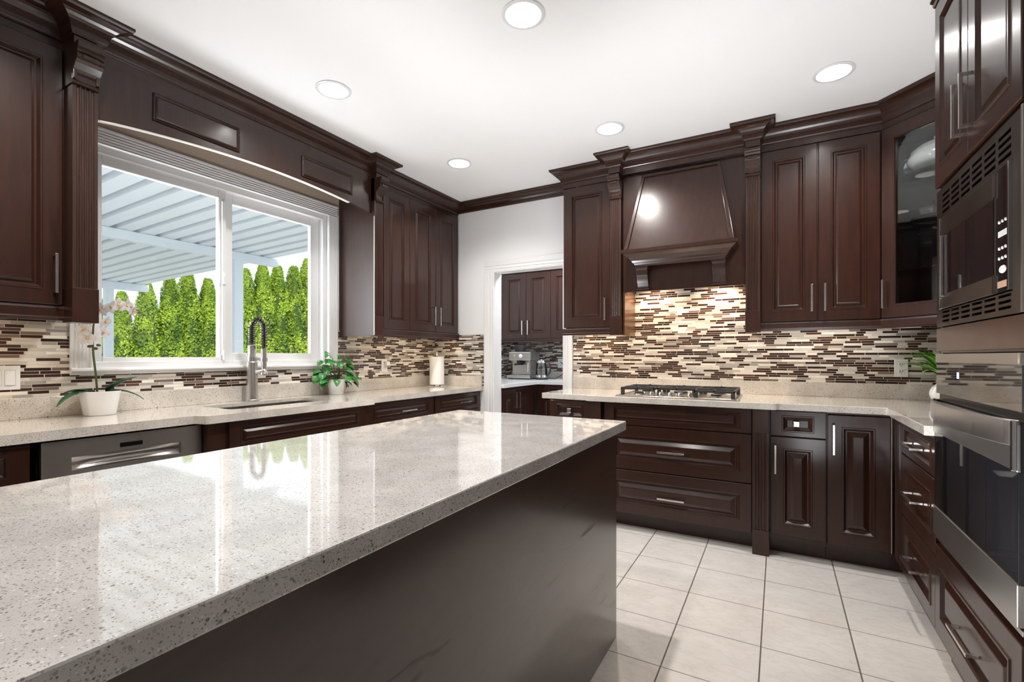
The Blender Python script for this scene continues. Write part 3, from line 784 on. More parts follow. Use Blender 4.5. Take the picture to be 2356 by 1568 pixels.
# valance
vt = thing('window_valance', 'dark arched wood valance with two raised rectangles above the window', 'valance', (-2.79, .98, 0), PI/2)
m = MB(); top = 2.576; n = 24; W = 1.707
def arc(s): return 2.290+.064*math.sin(PI*s)**.8 + .012*s
pts = [(W*k/n, arc(k/n)) for k in range(n+1)]
m.loops([[(x, 0, z) for x, z in pts]+[(W, 0, top), (0, 0, top)], [(x, -.028, z) for x, z in pts]+[(W, -.028, top), (0, -.028, top)]], True, True)
m.build('board', WOOD, vt)
m = MB()
rg = [[(x, yy, z) for x, z in pts] for yy, dz in ((0, 0), (-.028, 0))]
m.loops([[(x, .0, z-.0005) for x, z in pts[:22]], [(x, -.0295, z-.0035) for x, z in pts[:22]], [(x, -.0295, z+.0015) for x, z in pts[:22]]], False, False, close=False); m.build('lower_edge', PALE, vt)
for a, b in ((.229, .671), (1.09, 1.515)):
    m = MB()
    def rect(i, d): return [(a+i, d, 2.388+i), (b-i, d, 2.388+i), (b-i, d, 2.527-i), (a+i, d, 2.527-i)]
    m.loops([rect(0, -.028), rect(0, -.036), rect(.004, -.038), rect(.010, -.034), rect(.014, -.031), rect(.020, -.036), rect(.023, -.036)], False, True)
    m.build('raised_panel', WOOD, vt)
o = crown([(-2.834, -.45), (-2.834, .885), (-2.712, .885), (-2.712, .988), (-2.762, .988), (-2.762, 2.692), (-2.712, 2.692), (-2.712, 2.80), (-2.834, 2.80), (-2.834, YW-.003)], 'crown_moulding', WOOD)
tag(o, 'dark crown moulding along the ceiling above the window valance and its side cabinets', 'moulding')

# ------------------------------------------------------------------ wall cabinets and hood on the back wall
t = wallcab('upper_cabinet', 'dark single-door wall cabinet between doorway and range hood', (-1.555, 3.65, 0), 0, .52, .278, 1.365)
door(t, .006, .400, 1.426, 2.566, .365, 1.564)
rail(t, -.006, .415, .27, 1.365, 1.420)
pilaster(t, .413, .499, 1.357, 2.407, -.060, .148)
m = MB(); m.box(.508, .5205, -.03, .27, 1.354, 2.576); m.build('end_panel', PANELW, t)
t = wallcab('upper_cabinet', 'dark two-door wall cabinet between range hood and glass corner cabinet', (-.200, 3.65, 0), 0, .748, .278, 1.362)
door(t, .098, .414, 1.426, 2.566, .384, 1.569); door(t, .422, .740, 1.426, 2.566, .455, 1.569)
rail(t, .09, .750, .27, 1.362, 1.420)
pilaster(t, .003, .090, 1.355, 2.410, -.060, .148)
hd = thing('range_hood', 'dark wood range hood with sloped canopy, mantel shelf and two corbels', 'range hood', (-.627, 3.62, 0))
m = MB(); m.box(-.420, .427, 0, .020, 1.684, 2.576); m.box(-.4075, .427, .020, .298, 1.81, 2.576); m.build('back_panel', WOOD, hd)
m = MB()
top_ = [(-.270, -.012, 2.552), (.272, -.012, 2.552)]; bot = [(-.368, -.150, 1.976), (.368, -.150, 1.976)]
m.loops([[(-.368, 0, 1.976), (-.368, -.150, 1.976), (.368, -.150, 1.976), (.368, 0, 1.976)], [(-.270, 0, 2.552), (-.270, -.012, 2.552), (.272, -.012, 2.552), (.272, 0, 2.552)]], True, True)
can = m.build('canopy', WOOD, hd)
def slat(a, b, ins, th=.012, wd=.022):   # raised strip on the canopy slope between two (x, z) points
    def P(x, z, d): 
        f = (z-1.976)/(2.552-1.976); y = -.150+.138*f
        return (x, y-d, z)
    m.loops([[P(a[0], a[1], 0), P(b[0], b[1], 0), P(b[2], b[3], 0), P(a[2], a[3], 0)], [P(a[0], a[1], th), P(b[0], b[1], th), P(b[2], b[3], th), P(a[2], a[3], th)]], True, True)
m = MB(); slat((-.368, 1.978, -.342, 1.978), (-.270, 2.550, -.248, 2.550), 0); m.build('edge_trim', WOOD, can, 0.002)
m = MB(); slat((.342, 1.978, .368, 1.978), (.250, 2.550, .272, 2.550), 0); m.build('edge_trim', WOOD, can, 0.002)
m = MB(); slat((-.255, 2.535, .255, 2.535), (-.268, 2.551, .270, 2.551), 0); m.build('top_trim', WOOD, can)
# mantel: rail and stepped moulding beneath it, swept round three sides
mp = [(.0, 1.860), (.006, 1.860), (.010, 1.872), (.016, 1.882), (.022, 1.886), (.030, 1.900), (.052, 1.925), (.070, 1.938), (.078, 1.944), (.080, 1.950), (.092, 1.952), (.092, 1.974), (.088, 1.977), (.0, 1.977)]
m = MB(); P = [(-.300, 0), (-.300, -.072), (.300, -.072), (.300, 0)]
nrm = [(-1, 0), (-1, -1), (1, -1), (1, 0)]
m.loops([[(p[0]+q[0]*o_, p[1]+q[1]*o_, z) for o_, z in mp] for p, q in zip(P, nrm)], True, True)
m.build('mantel_shelf', WOOD, hd)
for a, b in ((-.312, -.218), (.216, .312)):
    m = MB(); pf = [(0, 1.692), (-.020, 1.692), (-.022, 1.706), (-.012, 1.712)]
    for q in range(11):
        u = q/10; pf.append((-.012-.040*u**1.8-.010*math.sin(u*PI), 1.714+.085*u))
    pf += [(-.054, 1.812), (-.054, 1.836), (-.062, 1.846), (-.068, 1.852), (-.068, 1.862), (0, 1.862)]
    m.prism(pf, 'x', a+.006, b-.006); m.box(a, b, -.024, 0, 1.692, 1.704); m.box(a, b, -.070, 0, 1.846, 1.862)
    m.build('corbel', WOODP, hd, 0.0015)
m = MB(); m.box(-.34, .34, .03, .27, 1.800, 1.810); m.build('insert', STEEL, hd)
# glass corner cabinet
gc = thing('glass_corner_cabinet', 'dark diagonal corner cabinet with glass door holding dishes', 'cabinet', (.553, 3.640, 0), -PI/4)
DW = .425
m = MB()
c45 = math.cos(PI/4)
def loc_(wx, wy):   # world -> local of the corner cabinet
    dx, dy = wx-.553, wy-3.640; return ((dx-dy)*c45, (dx+dy)*c45)
pts = [loc_(*p) for p in ((.553, 3.640), (.553, 3.925), (1.155, 3.925), (1.155, 3.335), (.853, 3.340))]
for z0, z1 in ((1.415, 1.430), (2.56, 2.576)): m.loops([[(x, y, z0) for x, y in pts], [(x, y, z1) for x, y in pts]], True, True)
wl = [(pts[i], pts[i+1]) for i in range(4)]
for a, b in wl:
    m.face([(a[0], a[1], 1.43), (b[0], b[1], 1.43), (b[0], b[1], 2.56), (a[0], a[1], 2.56)])
m.build('body', INSIDE, gc)
m = MB(); m.box(0, .02, 0, .02, 1.365, 2.576); m.box(DW-.02, DW, 0, .02, 1.365, 2.576); m.build('face_frame', WOOD, gc)
gd = MB(); x0, x1, z0, z1, sf = .006, DW-.006, 1.426, 2.566, .068
def rect(i, d): return [(x0+i, -d, z0+i), (x1-i, -d, z0+i), (x1-i, -d, z1-i), (x0+i, -d, z1-i)]
gd.loops([rect(sf+.012, 0), rect(0, 0), rect(0, .0175), rect(.0025, .02), rect(sf, .02), rect(sf+.003, .0235), rect(sf+.008, .0235), rect(sf+.012, .016), rect(sf+.012, 0)], False, False)
gdo = gd.build('door', WOOD, gc)
m = MB(); m.box(x0+sf+.008, x1-sf-.008, -.010, -.006, z0+sf+.008, z1-sf-.008); m.build('glass', CABGLASS, gdo)
pull(gdo, .034, 1.568, .172)
rail(gc, 0, DW, .2, 1.363, 1.420)
for z in (1.695, 1.985, 2.265):
    m = MB(); q = [(x*.97+.006, max(y, .035)*.97, z) for x, y in pts]; m.loops([q, [(x, y, zz+.008) for x, y, zz in q]], True, True); m.build('glass_shelf', THIN, gc)
o = crown([(-1.558, YW-.003), (-1.558, 3.642), (-1.128, 3.642), (-1.128, 3.508), (-1.044, 3.508), (-1.044, 3.582), (-.192, 3.582), (-.192, 3.508), (-.109, 3.508), (-.109, 3.642), (.552, 3.642), (.865, 3.329)], 'crown_moulding', WOOD)
tag(o, 'dark crown moulding stepping over the hood pilasters and the glass corner cabinet', 'moulding')
# what stands in the glass cabinet
def gpos(x, y): return (.553+(x+y)*c45, 3.640+(y-x)*c45)
px, py = gpos(.212, .150)
t = thing('tureen', 'white lidded ceramic tureen on the top glass shelf of the corner cabinet', 'tureen', (px, py, 2.274), -PI/4)
m = MB(); m.turned([(.055, 0), (.062, .006), (.112, .030), (.130, .062), (.128, .090), (.112, .118), (.106, .122)], n=40, sx=1.2, sy=.95); m.build('bowl', CERAM, t, 0, True)
m = MB(); m.turned([(.112, .120), (.114, .126), (.085, .150), (.045, .162), (.018, .166), (.014, .176), (.024, .188), (.018, .198), (.002, .200)], n=40, sx=1.2, sy=.95); m.build('lid', CERAM, t, 0, True)
for s in (-1, 1):
    m = MB(); m.tube([(s*.135, -.03, .10), (s*.168, -.024, .108), (s*.176, 0, .105), (s*.168, .024, .108), (s*.135, .03, .10)], .008); m.build('handle', CERAM, t, 0, True)
px, py = gpos(.075, .205)
m = MB(); m.lathe([(.003, 0), (.05, .001), (.078, .010), (.080, .013), (.05, .006), (.003, .005)], n=40); o = m.build('plate', BLUECER, None, 0, True, loc=(px, py, 2.352)); o.rotation_euler = (math.radians(72), 0, math.radians(-25))
tag(o, 'blue-grey plate leaning behind the white tureen', 'plate')
def glass_dish(x, y, z, r, lab):
    px, py = gpos(x, y)
    t = thing('glass_dish', lab, 'dish', (px, py, z), 0, 'clear glass dishes in the corner cabinet')
    m = MB(); m.lathe([(r*.7, 0), (r*.93, .012), (r, .045), (r*.97, .047), (r*.89, .016), (r*.65, .006)], n=36); m.build('bowl', DISHG, t, 0, True)
    m = MB(); m.lathe([(r*1.02, .048), (r*1.02, .052), (r*.8, .066), (r*.3, .076), (.012, .078), (.010, .090), (.020, .098), (.016, .108), (.002, .110)], n=36); m.build('lid', DISHG, t, 0, True)
glass_dish(.185, .165, 1.994, .130, 'clear lidded glass dish on the middle shelf of the corner cabinet')
glass_dish(.385, .12, 1.994, .060, 'smaller clear glass dish on the middle shelf, half behind the oven tower')
glass_dish(.285, .17, 1.704, .112, 'clear glass dish on the lowest shelf of the corner cabinet')

# ------------------------------------------------------------------ oven tower
TXF = .560
tw = thing('oven_tower', 'tall dark oven cabinet at the right edge with two upper doors and a bottom drawer', 'cabinet', (TXF, 2.470, 0), -PI/2)
TW = .785
m = MB(); m.box(0, .018, 0, .595, .10, 2.576); m.box(TW-.018, TW, 0, .595, .10, 2.576); m.box(.018, TW-.018, .018, .595, .10, .46); m.box(.018, TW-.018, .018, .595, 1.84, 2.576); m.box(.018, TW-.018, .575, .595, .46, 1.84)
m.box(.018, TW-.018, 0, .57, 1.845, 1.86); m.box(0.018, TW-.018, 0, .57, 1.207, 1.306)
m.build('body', WOOD, tw)
m = MB(); m.box(0, TW, .030, .595, 0, .10); m.build('toe_kick', WOOD, tw)
m = MB(); m.prism([(.02, 2.576), (-.022, 2.576), (-.026, 2.584), (-.026, 2.592), (-.034, 2.598), (-.034, 2.606), (.02, 2.606)], 'x', -.004, TW); m.build('cap_moulding', WOOD, tw)
m = MB(); m.box(0, TW, -.014, .0, 1.215, 1.302); m.build('filler_panel', WOOD, tw)
door(tw, .004, .377, 1.856, 2.57, .340, 2.020, UP, .066, .180); door(tw, .381, TW-.012, 1.856, 2.57, .418, 2.020, UP, .066, .180)
drawer(tw, .004, TW-.006, .112, .455, .385, .262, DEEP, .070, .20)
# microwave
mw = thing('microwave', 'built-in microwave with vented bronze trim kit in the oven tower', 'microwave', (TXF, 2.470, 1.308), -PI/2)
m = MB(); m.box(.02, TW-.02, .004, .45, .004, .530); m.build('body', BPLAST, mw)
# trim plate with real slots
def slots(m, x0, x1, z0, z1, nx, nz, Y0, Y1):
    px_ = (x1-x0)/nx; pz = (z1-z0)/nz; hw = px_*.40; hh = pz*.26
    zs = [z0]; 
    for r in range(nz):
        zc = z0+pz*(r+.5)
        m.box(x0, x1, Y0, Y1, zs[-1], zc-hh); zs.append(zc+hh)
        xs = x0
        for c in range(nx):
            xc = x0+px_*(c+.5); m.box(xs, xc-hw, Y0, Y1, zc-hh, zc+hh); xs = xc+hw
        m.box(xs, x1, Y0, Y1, zc-hh, zc+hh)
    m.box(x0, x1, Y0, Y1, zs[-1], z1)
m = MB()
Y0, Y1 = -.014, .002
m.box(.004, .066, Y0, Y1, 0, .530); m.box(.704, TW-.012, Y0, Y1, 0, .530)
slots(m, .066, .704, .012, .062, 6, 3, Y0, Y1); m.box(.066, .704, Y0, Y1, 0, .012)
slots(m, .066, .704, .425, .510, 6, 4, Y0, Y1); m.box(.066, .704, Y0, Y1, .510, .530); m.box(.066, .704, Y0, Y1, .415, .425)
m.build('trim_plate', BRONZE, mw)
m = MB(); m.box(TW-.016, TW-.006, -.020, .002, 0, .530); m.build('trim_edge', STEEL, mw, 0.001)
m = MB(); m.box(.066, .606, -.020, -.002, .066, .412); md = m.build('door', BRONZE, mw, 0.002)
m = MB(); m.box(.072, .080, -.024, -.020, .066, .412); m.build('edge_strip', CHROME, md, 0.001)
m = MB(); m.box(.136, .596, -.0215, -.019, .118, .338); m.build('window', BGLASS, md)
m = MB(); m.box(.118, .127, -.032, -.020, .110, .338); m.build('handle', CHROME, md, 0.002)
m = MB(); m.box(.596, .606, -.024, -.020, .066, .118); m.box(.596, .606, -.024, -.020, .338, .412); m.build('edge_strip', CHROME, md)
m = MB(); m.box(.608, .700, -.019, -.002, .066, .412); cpn = m.build('control_panel', BGLASS, mw)
m = MB(); m.box(.698, .706, -.024, -.002, .066, .412); m.build('edge_strip', CHROME, mw, 0.001)
for zz in (.262, .188, .160):
    for k in range(3):
        m = MB(); m.lathe([(.0045, 0), (.004, .002), (.001, .0025)], n=14); b = m.build('button', WPLAST, cpn, 0, True, loc=(.632+k*.022, -.019, zz)); b.rotation_euler = (PI/2, 0, 0)
m = MB(); m.lathe([(.022, 0), (.020, .002), (.001, .0025)], n=20, sy=.5); b = m.build('button', WPLAST, cpn, 0, True, loc=(.655, -.019, .128)); b.rotation_euler = (PI/2, 0, 0)
m = MB(); m.box(.626, .690, -.0202, -.019, .220, .236); m.build('display_or_glare', WPLAST, cpn)  # white patch painted in as glare on the glass, no display
m = MB(); m.box(.622, .682, -.0202, -.019, .078, .096); m.build('open_button', plain('tan_button', (.45, .28, .18), .4), cpn)
# wall oven
ov = thing('built_in_oven', 'built-in stainless wall oven with black glass door below the microwave', 'oven', (TXF, 2.470, .466), -PI/2)
m = MB(); m.box(.02, TW-.02, .004, .55, .004, .735); m.build('body', BPLAST, ov)
m = MB(); m.box(.004, TW-.020, -.016, .002, .583, .738); cpn = m.build('control_panel', MIRG, ov, 0.001)
m = MB(); m.box(.004, TW-.032, -.0185, -.014, .706, .738); m.build('top_strip', STEEL, cpn, 0.001)
m = MB(); m.box(TW-.032, TW-.0185, -.0205, -.002, .705, .7385); m.build('corner_cap', CHROME, cpn, 0.001)
m = MB(); m.box(.255, .275, -.0168, -.015, .650, .672); m.build('clock_display', LEDB, cpn)
m = MB(); m.box(.004, TW-.006, -.006, .002, .014, .583); m.build('recess', BPLAST, ov)
m = MB(); m.box(.004, TW-.020, -.022, -.006, .138, .430); od = m.build('door', BGLASS, ov, 0.001)
m = MB(); m.box(.004, TW-.018, -.026, -.018, .430, .552); m.build('top_rail', STEEL, od, 0.002)
m = MB(); m.box(.006, TW-.020, -.018, -.006, .430, .560); m.build('top_gasket', BGLASS, od)
m = MB(); m.box(.004, TW-.018, -.026, -.006, .030, .140); m.build('bottom_rail', STEEL, od, 0.002)
m = MB(); m.box(.004, TW-.010, -.018, -.002, .012, .026); m.build('lower_strip', STEEL, ov, 0.001)
m = MB(); rg = []
for k in range(41):
    s_ = k/40; x = .010+(TW-.036)*s_; b_ = .026+.050*max(0, math.sin(PI*s_))**.62
    rg.append([(x, -b_+.007, .494), (x, -b_, .497), (x, -b_-.002, .528), (x, -b_, .560), (x, -b_+.007, .563)])
m.loops(rg, True, True); m.build('handle', STEEL, od, 0, True)
m = MB(); m.box(TW-.029, TW-.0175, -.036, -.024, .431, .563); m.build('handle_end', CHROME, od, 0.003)

# ------------------------------------------------------------------ cooktop
ck = thing('gas_cooktop', 'five-burner stainless gas cooktop with black grates set in the counter', 'cooktop', (-.61, 3.485, CTR), 0)
m = MB(); m.loops([[(x, y, z) for x, y in ((-.385-e, -.240-e), (.387+e, -.240-e), (.387+e, .245+e), (-.385-e, .245+e))] for z, e in ((.0005, 0), (.007, 0), (.010, -.006), (.010, -.02), (.006, -.026))], True, True); m.build('tray', STEEL, ck)
for bx_, by_, br in ((-.25, .12, .045), (-.25, -.11, .038), (0, .06, .058), (.25, .12, .045), (.25, -.11, .038)):
    m = MB(); m.lathe([(br, .006), (br, .016), (br*.85, .018)], cx=bx_, cy=by_, n=24); bb = m.build('burner', NICKEL, ck, 0, True)
    m = MB(); m.lathe([(br*.8, .018), (br*.82, .026), (br*.7, .030)], cx=bx_, cy=by_, n=24); m.build('burner_cap', IRON, bb, 0, True)
def grate(x0, x1, y0, y1):
    m = MB(); zt, h_, t_ = .060, .016, .010
    for x in (x0, x1-t_): m.box(x, x+t_, y0, y1, zt-h_, zt)
    for y_ in (y0, y1-t_): m.box(x0, x1, y_, y_+t_, zt-h_, zt)
    xc, yc = (x0+x1)/2, (y0+y1)/2
    m.box(x0, x1, yc-t_/2, yc+t_/2, zt-h_, zt)
    for yy in (y0+(y1-y0)*.25, y0+(y1-y0)*.75):
        for s in (-1, 1):
            xa = xc+s*.035; xb = x1-t_ if s > 0 else x0+t_
            m.box(min(xa, xb), max(xa, xb), yy-t_/2, yy+t_/2, zt-h_, zt+.004)
    for s, ya, yb in ((-1, y0, y0+(y1-y0)*.16), (1, y1-(y1-y0)*.16, y1)): m.box(xc-t_/2, xc+t_/2, ya, yb, zt-h_, zt+.004)
    for x in (x0, x1-.024):
        for y_ in (y0, y1-.020): m.box(x, x+.024, y_, y_+.020, .007, zt-h_)
    return m.build('grate', IRON, ck, 0.002)
grate(-.37, -.135, -.16, .235); grate(-.13, .125, -.10, .235); grate(.13, .372, -.225, .235)
for k in range(5):
    kx = -.150+k*.062
    m = MB(); m.lathe([(.019, .008), (.020, .012), (.017, .030), (.015, .036), (.002, .037)], cx=kx, cy=-.175+.006*(k % 2), n=20); kn = m.build('knob', NICKEL, ck, 0, True)
    m = MB(); m.lathe([(.021, .007), (.021, .0105), (.018, .0105)], cx=kx, cy=-.175+.006*(k % 2), n=20); m.build('knob_skirt', BPLAST, kn, 0, True)

# ------------------------------------------------------------------ sink and faucet
sk = thing('double_sink', 'undermounted double-bowl steel sink in the window countertop', 'sink', ((SX0+SX1)/2, (SY0+SY1)/2, .66))
hx, hy = (SX1-SX0)/2+.006, (SY1-SY0)/2+.006
def bowl(y0, y1):
    m = MB(); r_ = .035
    def ring(e, z):
        out = []
        for cx_, cy_, a0 in ((hx-r_, y0+r_, -90), (hx-r_, y1-r_, 0), (-hx+r_, y1-r_, 90), (-hx+r_, y0+r_, 180)):
            for k in range(5): a = math.radians(a0+22.5*k); out.append((cx_+(r_-e)*math.cos(a), cy_+(r_-e)*math.sin(a), z))
        return out
    m.loops([ring(-.02, .2175), ring(0, .2175), ring(.002, .03), ring(.012, .010), ring(.03, .006)], False, True)
    b = m.build('bowl', SINKM, sk, 0, True)
    m = MB(); m.lathe([(.045, .0075), (.040, .0095), (.03, .006), (.002, .005)], cy=(y0+y1)/2, n=24); m.build('drain', NICKEL, b, 0, True)
bowl(-hy, -.125); bowl(-.105, hy)
m = MB(); m.box(-hx, hx, -.127, -.103, .150, .208); m.build('divider', SINKM, sk, 0.006)
fc = thing('spring_faucet', 'tall brushed steel pull-down faucet with dark coil spring neck', 'faucet', (-3.045, 1.905, CTL))
m = MB(); m.lathe([(.043, .0005), (.043, .006), (.037, .010), (.036, .012)], n=32); m.build('base_flange', BSTEEL, fc, 0, True)
m = MB(); m.lathe([(.0355, .010), (.0355, .255), (.030, .262), (.0265, .270), (.0265, .365), (.020, .372)], n=32); m.build('body', BSTEEL, fc, 0, True)
# hose and spring
hp = []
dx, dy = .062, .044
def neck(s):   # s 0..1 from body top over the arch to the spray head
    zt = .372
    if s < .36: return Vector((0, 0, zt+s/.36*.115))
    if s < .70:
        a = PI*(s-.36)/.34; c = (1-math.cos(a))/2
        return Vector((dx*c, dy*c, zt+.115+.052*math.sin(a)*1.05))
    return Vector((dx, dy, zt+.115-(s-.70)/.30*.135))
m = MB(); m.tube([neck(k/40) for k in range(41)], .0085, 10); m.build('hose', BPLAST, fc, 0, True)
m = MB(); path = []
turns = 25
for k in range(turns*10+1):
    s = k/(turns*10); p = neck(s); d = (neck(min(1, s+.01))-neck(max(0, s-.01))).normalized()
    u = Vector((-dy, dx, 0)).normalized(); v_ = d.cross(u).normalized(); a = 2*PI*turns*s
    path.append(p+(u*math.cos(a)+v_*math.sin(a))*.0195)
m.tube(path, .0038, 6); m.build('spring', plain('dark_nickel', (.16, .14, .13), .28, 1.0), fc, 0, True)
m = MB(); m.lathe([(.013, .352), (.020, .345), (.016, .30), (.017, .21), (.019, .195), (.026, .180), (.026, .172), (.004, .170)], cx=dx, cy=dy, n=24); m.build('spray_head', BSTEEL, fc, 0, True)
m = MB(); m.tube([(0, 0, .275), (dx*.5, dy*.5, .278), (dx*.85, dy*.85, .275)], .010, 10); m.lathe([(.031, .262), (.031, .292), (.028, .292)], n=24); m.lathe([(.023, .262), (.023, .285)], cx=dx, cy=dy, n=20, cap0=False, cap1=False); m.build('holder_arm', BSTEEL, fc, 0, True)
m = MB(); m.tube([(.030, .010, .190), (.055, .020, .196), (.085, .035, .204)], [.013, .011, .009], 12); m.build('lever', BSTEEL, fc, 0, True)

# ------------------------------------------------------------------ paper towel
pt = thing('paper_towel_holder', 'white paper towel roll on a chrome stand in the corner', 'paper towel', (-2.955, 3.745, CTL))
m = MB(); m.lathe([(.086, .0005), (.086, .007), (.080, .012), (.010, .013)], n=40); m.build('base', CHROME, pt, 0, True)
m = MB(); m.lathe([(.006, .012), (.006, .325), (.011, .333), (.011, .345), (.002, .350)], n=16); m.build('rod', CHROME, pt, 0, True)
m = MB(); m.lathe([(.021, .016), (.072, .016), (.072, .291), (.021, .291)], n=48, cap0=False, cap1=False); m.build('roll', PAPER, pt, 0, True)

# ------------------------------------------------------------------ plants
def leaf(m, base, direc, up, ln, wd, curl=.5, n=8, fold=.15, shape=1.0, tip=0.6):
    base, d, up = Vector(base), Vector(direc).normalized(), Vector(up).normalized()
    side = d.cross(up).normalized(); up = side.cross(d).normalized()
    rows = []; p = base.copy(); ang = 0
    for k in range(n+1):
        t = k/n; w_ = wd*(math.sin(PI*min(1, t**tip*.97+.03))**shape)
        dd = d*math.cos(ang)-up*math.sin(ang); uu = up*math.cos(ang)+d*math.sin(ang)
        rows.append([p-side*w_+uu*fold*w_, p-side*w_*.5+uu*fold*w_*.25, p.copy(), p+side*w_*.5+uu*fold*w_*.25, p+side*w_+uu*fold*w_])
        p = p+dd*(ln/n); ang += curl/n
    vs = [[m.bm.verts.new(q) for q in r] for r in rows]
    for a, b in zip(vs, vs[1:]):
        for i in range(4): m.bm.faces.new((a[i], a[i+1], b[i+1], b[i]))
OX, OY = -3.0, 1.080
orc = thing('potted_orchid', 'white orchid in a white pot with drooping dark leaves', 'plant', (OX, OY, CTL))
m = MB(); m.lathe([(.064, .001), (.066, .006), (.074, .06), (.085, .120), (.082, .121), (.074, .085), (.070, .085)], n=44, cap1=True); m.build('pot', CERAM, orc, 0, True)
m = MB(); m.lathe([(.078, .098), (.04, .104), (.003, .106)], n=24); m.build('soil', SOIL, orc, 0, True)
for (bx_, by_, bz), d, u, ln, wd, cu in (((0, -.02, .118), (.25, -1, .18), (0, 0, 1), .185, .032, 1.15), ((0, .03, .118), (.30, 1, .10), (0, 0, 1), .165, .026, .95), ((.01, .02, .115), (.45, .75, .85), (-.4, -.2, 1), .150, .034, .55), ((-.02, -.03, .118), (-.2, -.9, .3), (0, 0, 1), .12, .028, .9)):
    m = MB(); leaf(m, (bx_, by_, bz), d, u, ln, wd, cu, 10, .22, .8); o = m.build('leaf', ORCHL, orc, 0, True)
    s_ = o.modifiers.new('thick', 'SOLIDIFY'); s_.thickness = .0025
spine = [(0, -.01, .10), (.004, -.018, .20), (.010, -.030, .30), (.012, -.034, .38), (.010, -.030, .45), (.012, -.012, .520), (.020, .030, .562), (.030, .080, .566), (.040, .125, .550), (.048, .160, .528)]
m = MB(); m.tube(spine, [.0048]*4+[.004]*3+[.003]*3, 8); m.build('stem', STEM, orc, 0, True)
def flower(c, d, r):
    m = MB(); c = Vector(c); d = Vector(d).normalized()
    ref = Vector((0, 0, 1)); a = d.cross(ref).normalized(); b = a.cross(d).normalized()
    for k, (l_, w_) in enumerate(((1, .30), (1, .52), (1, .30), (1, .30), (1, .52))):
        an = PI/2+2*PI*k/5+(.25 if k in (1,) else -.25 if k == 4 else 0)
        dd = a*math.cos(an)+b*math.sin(an)
        leaf(m, c, dd+d*.25, d, r*l_, r*w_, .35, 6, -.1, .7, .8)
    o = m.build('flower', PETAL, orc, 0, True)
    m = MB(); m.sphere(c+d*.006, .0050, (1, 1, 1.3), 10, 8); m.build('lip', YELLOW, o, 0, True)
for c, d, r in (((.030, -.062, .385), (1, -.5, -.1), .040), ((.030, .000, .415), (1, .3, -.1), .040), ((.024, -.075, .425), (1, -.6, .1), .036), ((.030, .010, .470), (.8, .5, -.5), .038), ((.036, .030, .545), (.8, .2, -.5), .042), ((.040, .060, .560), (1, .1, -.2), .040), ((.044, .095, .560), (.9, .3, -.3), .038), ((.050, .120, .535), (.8, .6, -.5), .036), ((.035, -.01, .53), (.9, -.4, -.2), .038)):
    flower(c, d, r)
for c in ((.048, .150, .527), (.052, .166, .515), (.010, -.045, .345), (.012, -.010, .352), (.006, -.02, .335)):
    m = MB(); m.sphere(c, .008, (1, 1.3, .9), 10, 8); m.build('bud', STEM, orc, 0, True)

iv = thing('potted_ivy', 'leafy green ivy in a small white pot right of the sink', 'plant', (-3.005, 2.560, CTL))
m = MB(); m.lathe([(.053, .001), (.055, .005), (.066, .112), (.069, .114), (.069, .118), (.063, .118), (.060, .100)], n=40); m.build('pot', CERAM, iv, 0, True)
m = MB(); m.lathe([(.061, .100), (.03, .106), (.003, .107)], n=24); m.build('soil', SOIL, iv, 0, True)
rnd = random.Random(11)
for k in range(54):
    a = rnd.uniform(-PI, PI); e = rnd.random()
    if abs(a) > 2.1: a *= .55
    rr_ = .035+.105*math.sqrt(rnd.random())*(1-.35*e); zz = .105+.20*e*(.55+.45*rnd.random())
    if k > 40: rr_ = rnd.uniform(.085, .125); zz = rnd.uniform(.085, .135)
    if k < 4: zz = .30+.012*k; rr_ = .04+.02*k
    p = Vector((max(-.06, math.cos(a)*rr_), math.sin(a)*rr_*1.1, zz))
    m = MB(); m.tube([(0, 0, .10), (p.x*.45, p.y*.45, .10+(p.z-.10)*.75+.015), tuple(p)], .0016, 5)
    m.build('stalk', STEM, iv, 0, True)
    m = MB(); dd = Vector((math.cos(a)+.35, math.sin(a), rnd.uniform(-1.1, .0)))
    sz = rnd.uniform(.055, .085)*(1 if zz < .27 else .6)
    leaf(m, p, dd, (.45, 0, 1), sz, sz*.44, .75, 6, .2, .75, .5)
    m.build('leaf', IVYL, iv, 0, True)

vs_ = thing('spiky_plant', 'bright green spiky plant in a white vase, half hidden by the oven tower', 'plant', (.835, 3.60, CTR))
m = MB(); m.turned([(.040, .001), (.044, .004), (.066, .035), (.072, .065), (.062, .095), (.040, .120), (.034, .150), (.038, .160), (.034, .160), (.030, .14)], n=36); m.build('vase', CERAM, vs_, 0, True)
rnd = random.Random(5)
for k in range(60):
    a = rnd.uniform(0, 2*PI); d = Vector((math.cos(a), math.sin(a), rnd.uniform(.7, 3.0)))
    m = MB(); leaf(m, (math.cos(a)*.012, math.sin(a)*.012, .15), d, (0, 0, 1), rnd.uniform(.20, .32), .010, rnd.uniform(.7, 1.6), 8, .2, .6, .7); m.build('leaf', GRASSL, vs_, 0, True)

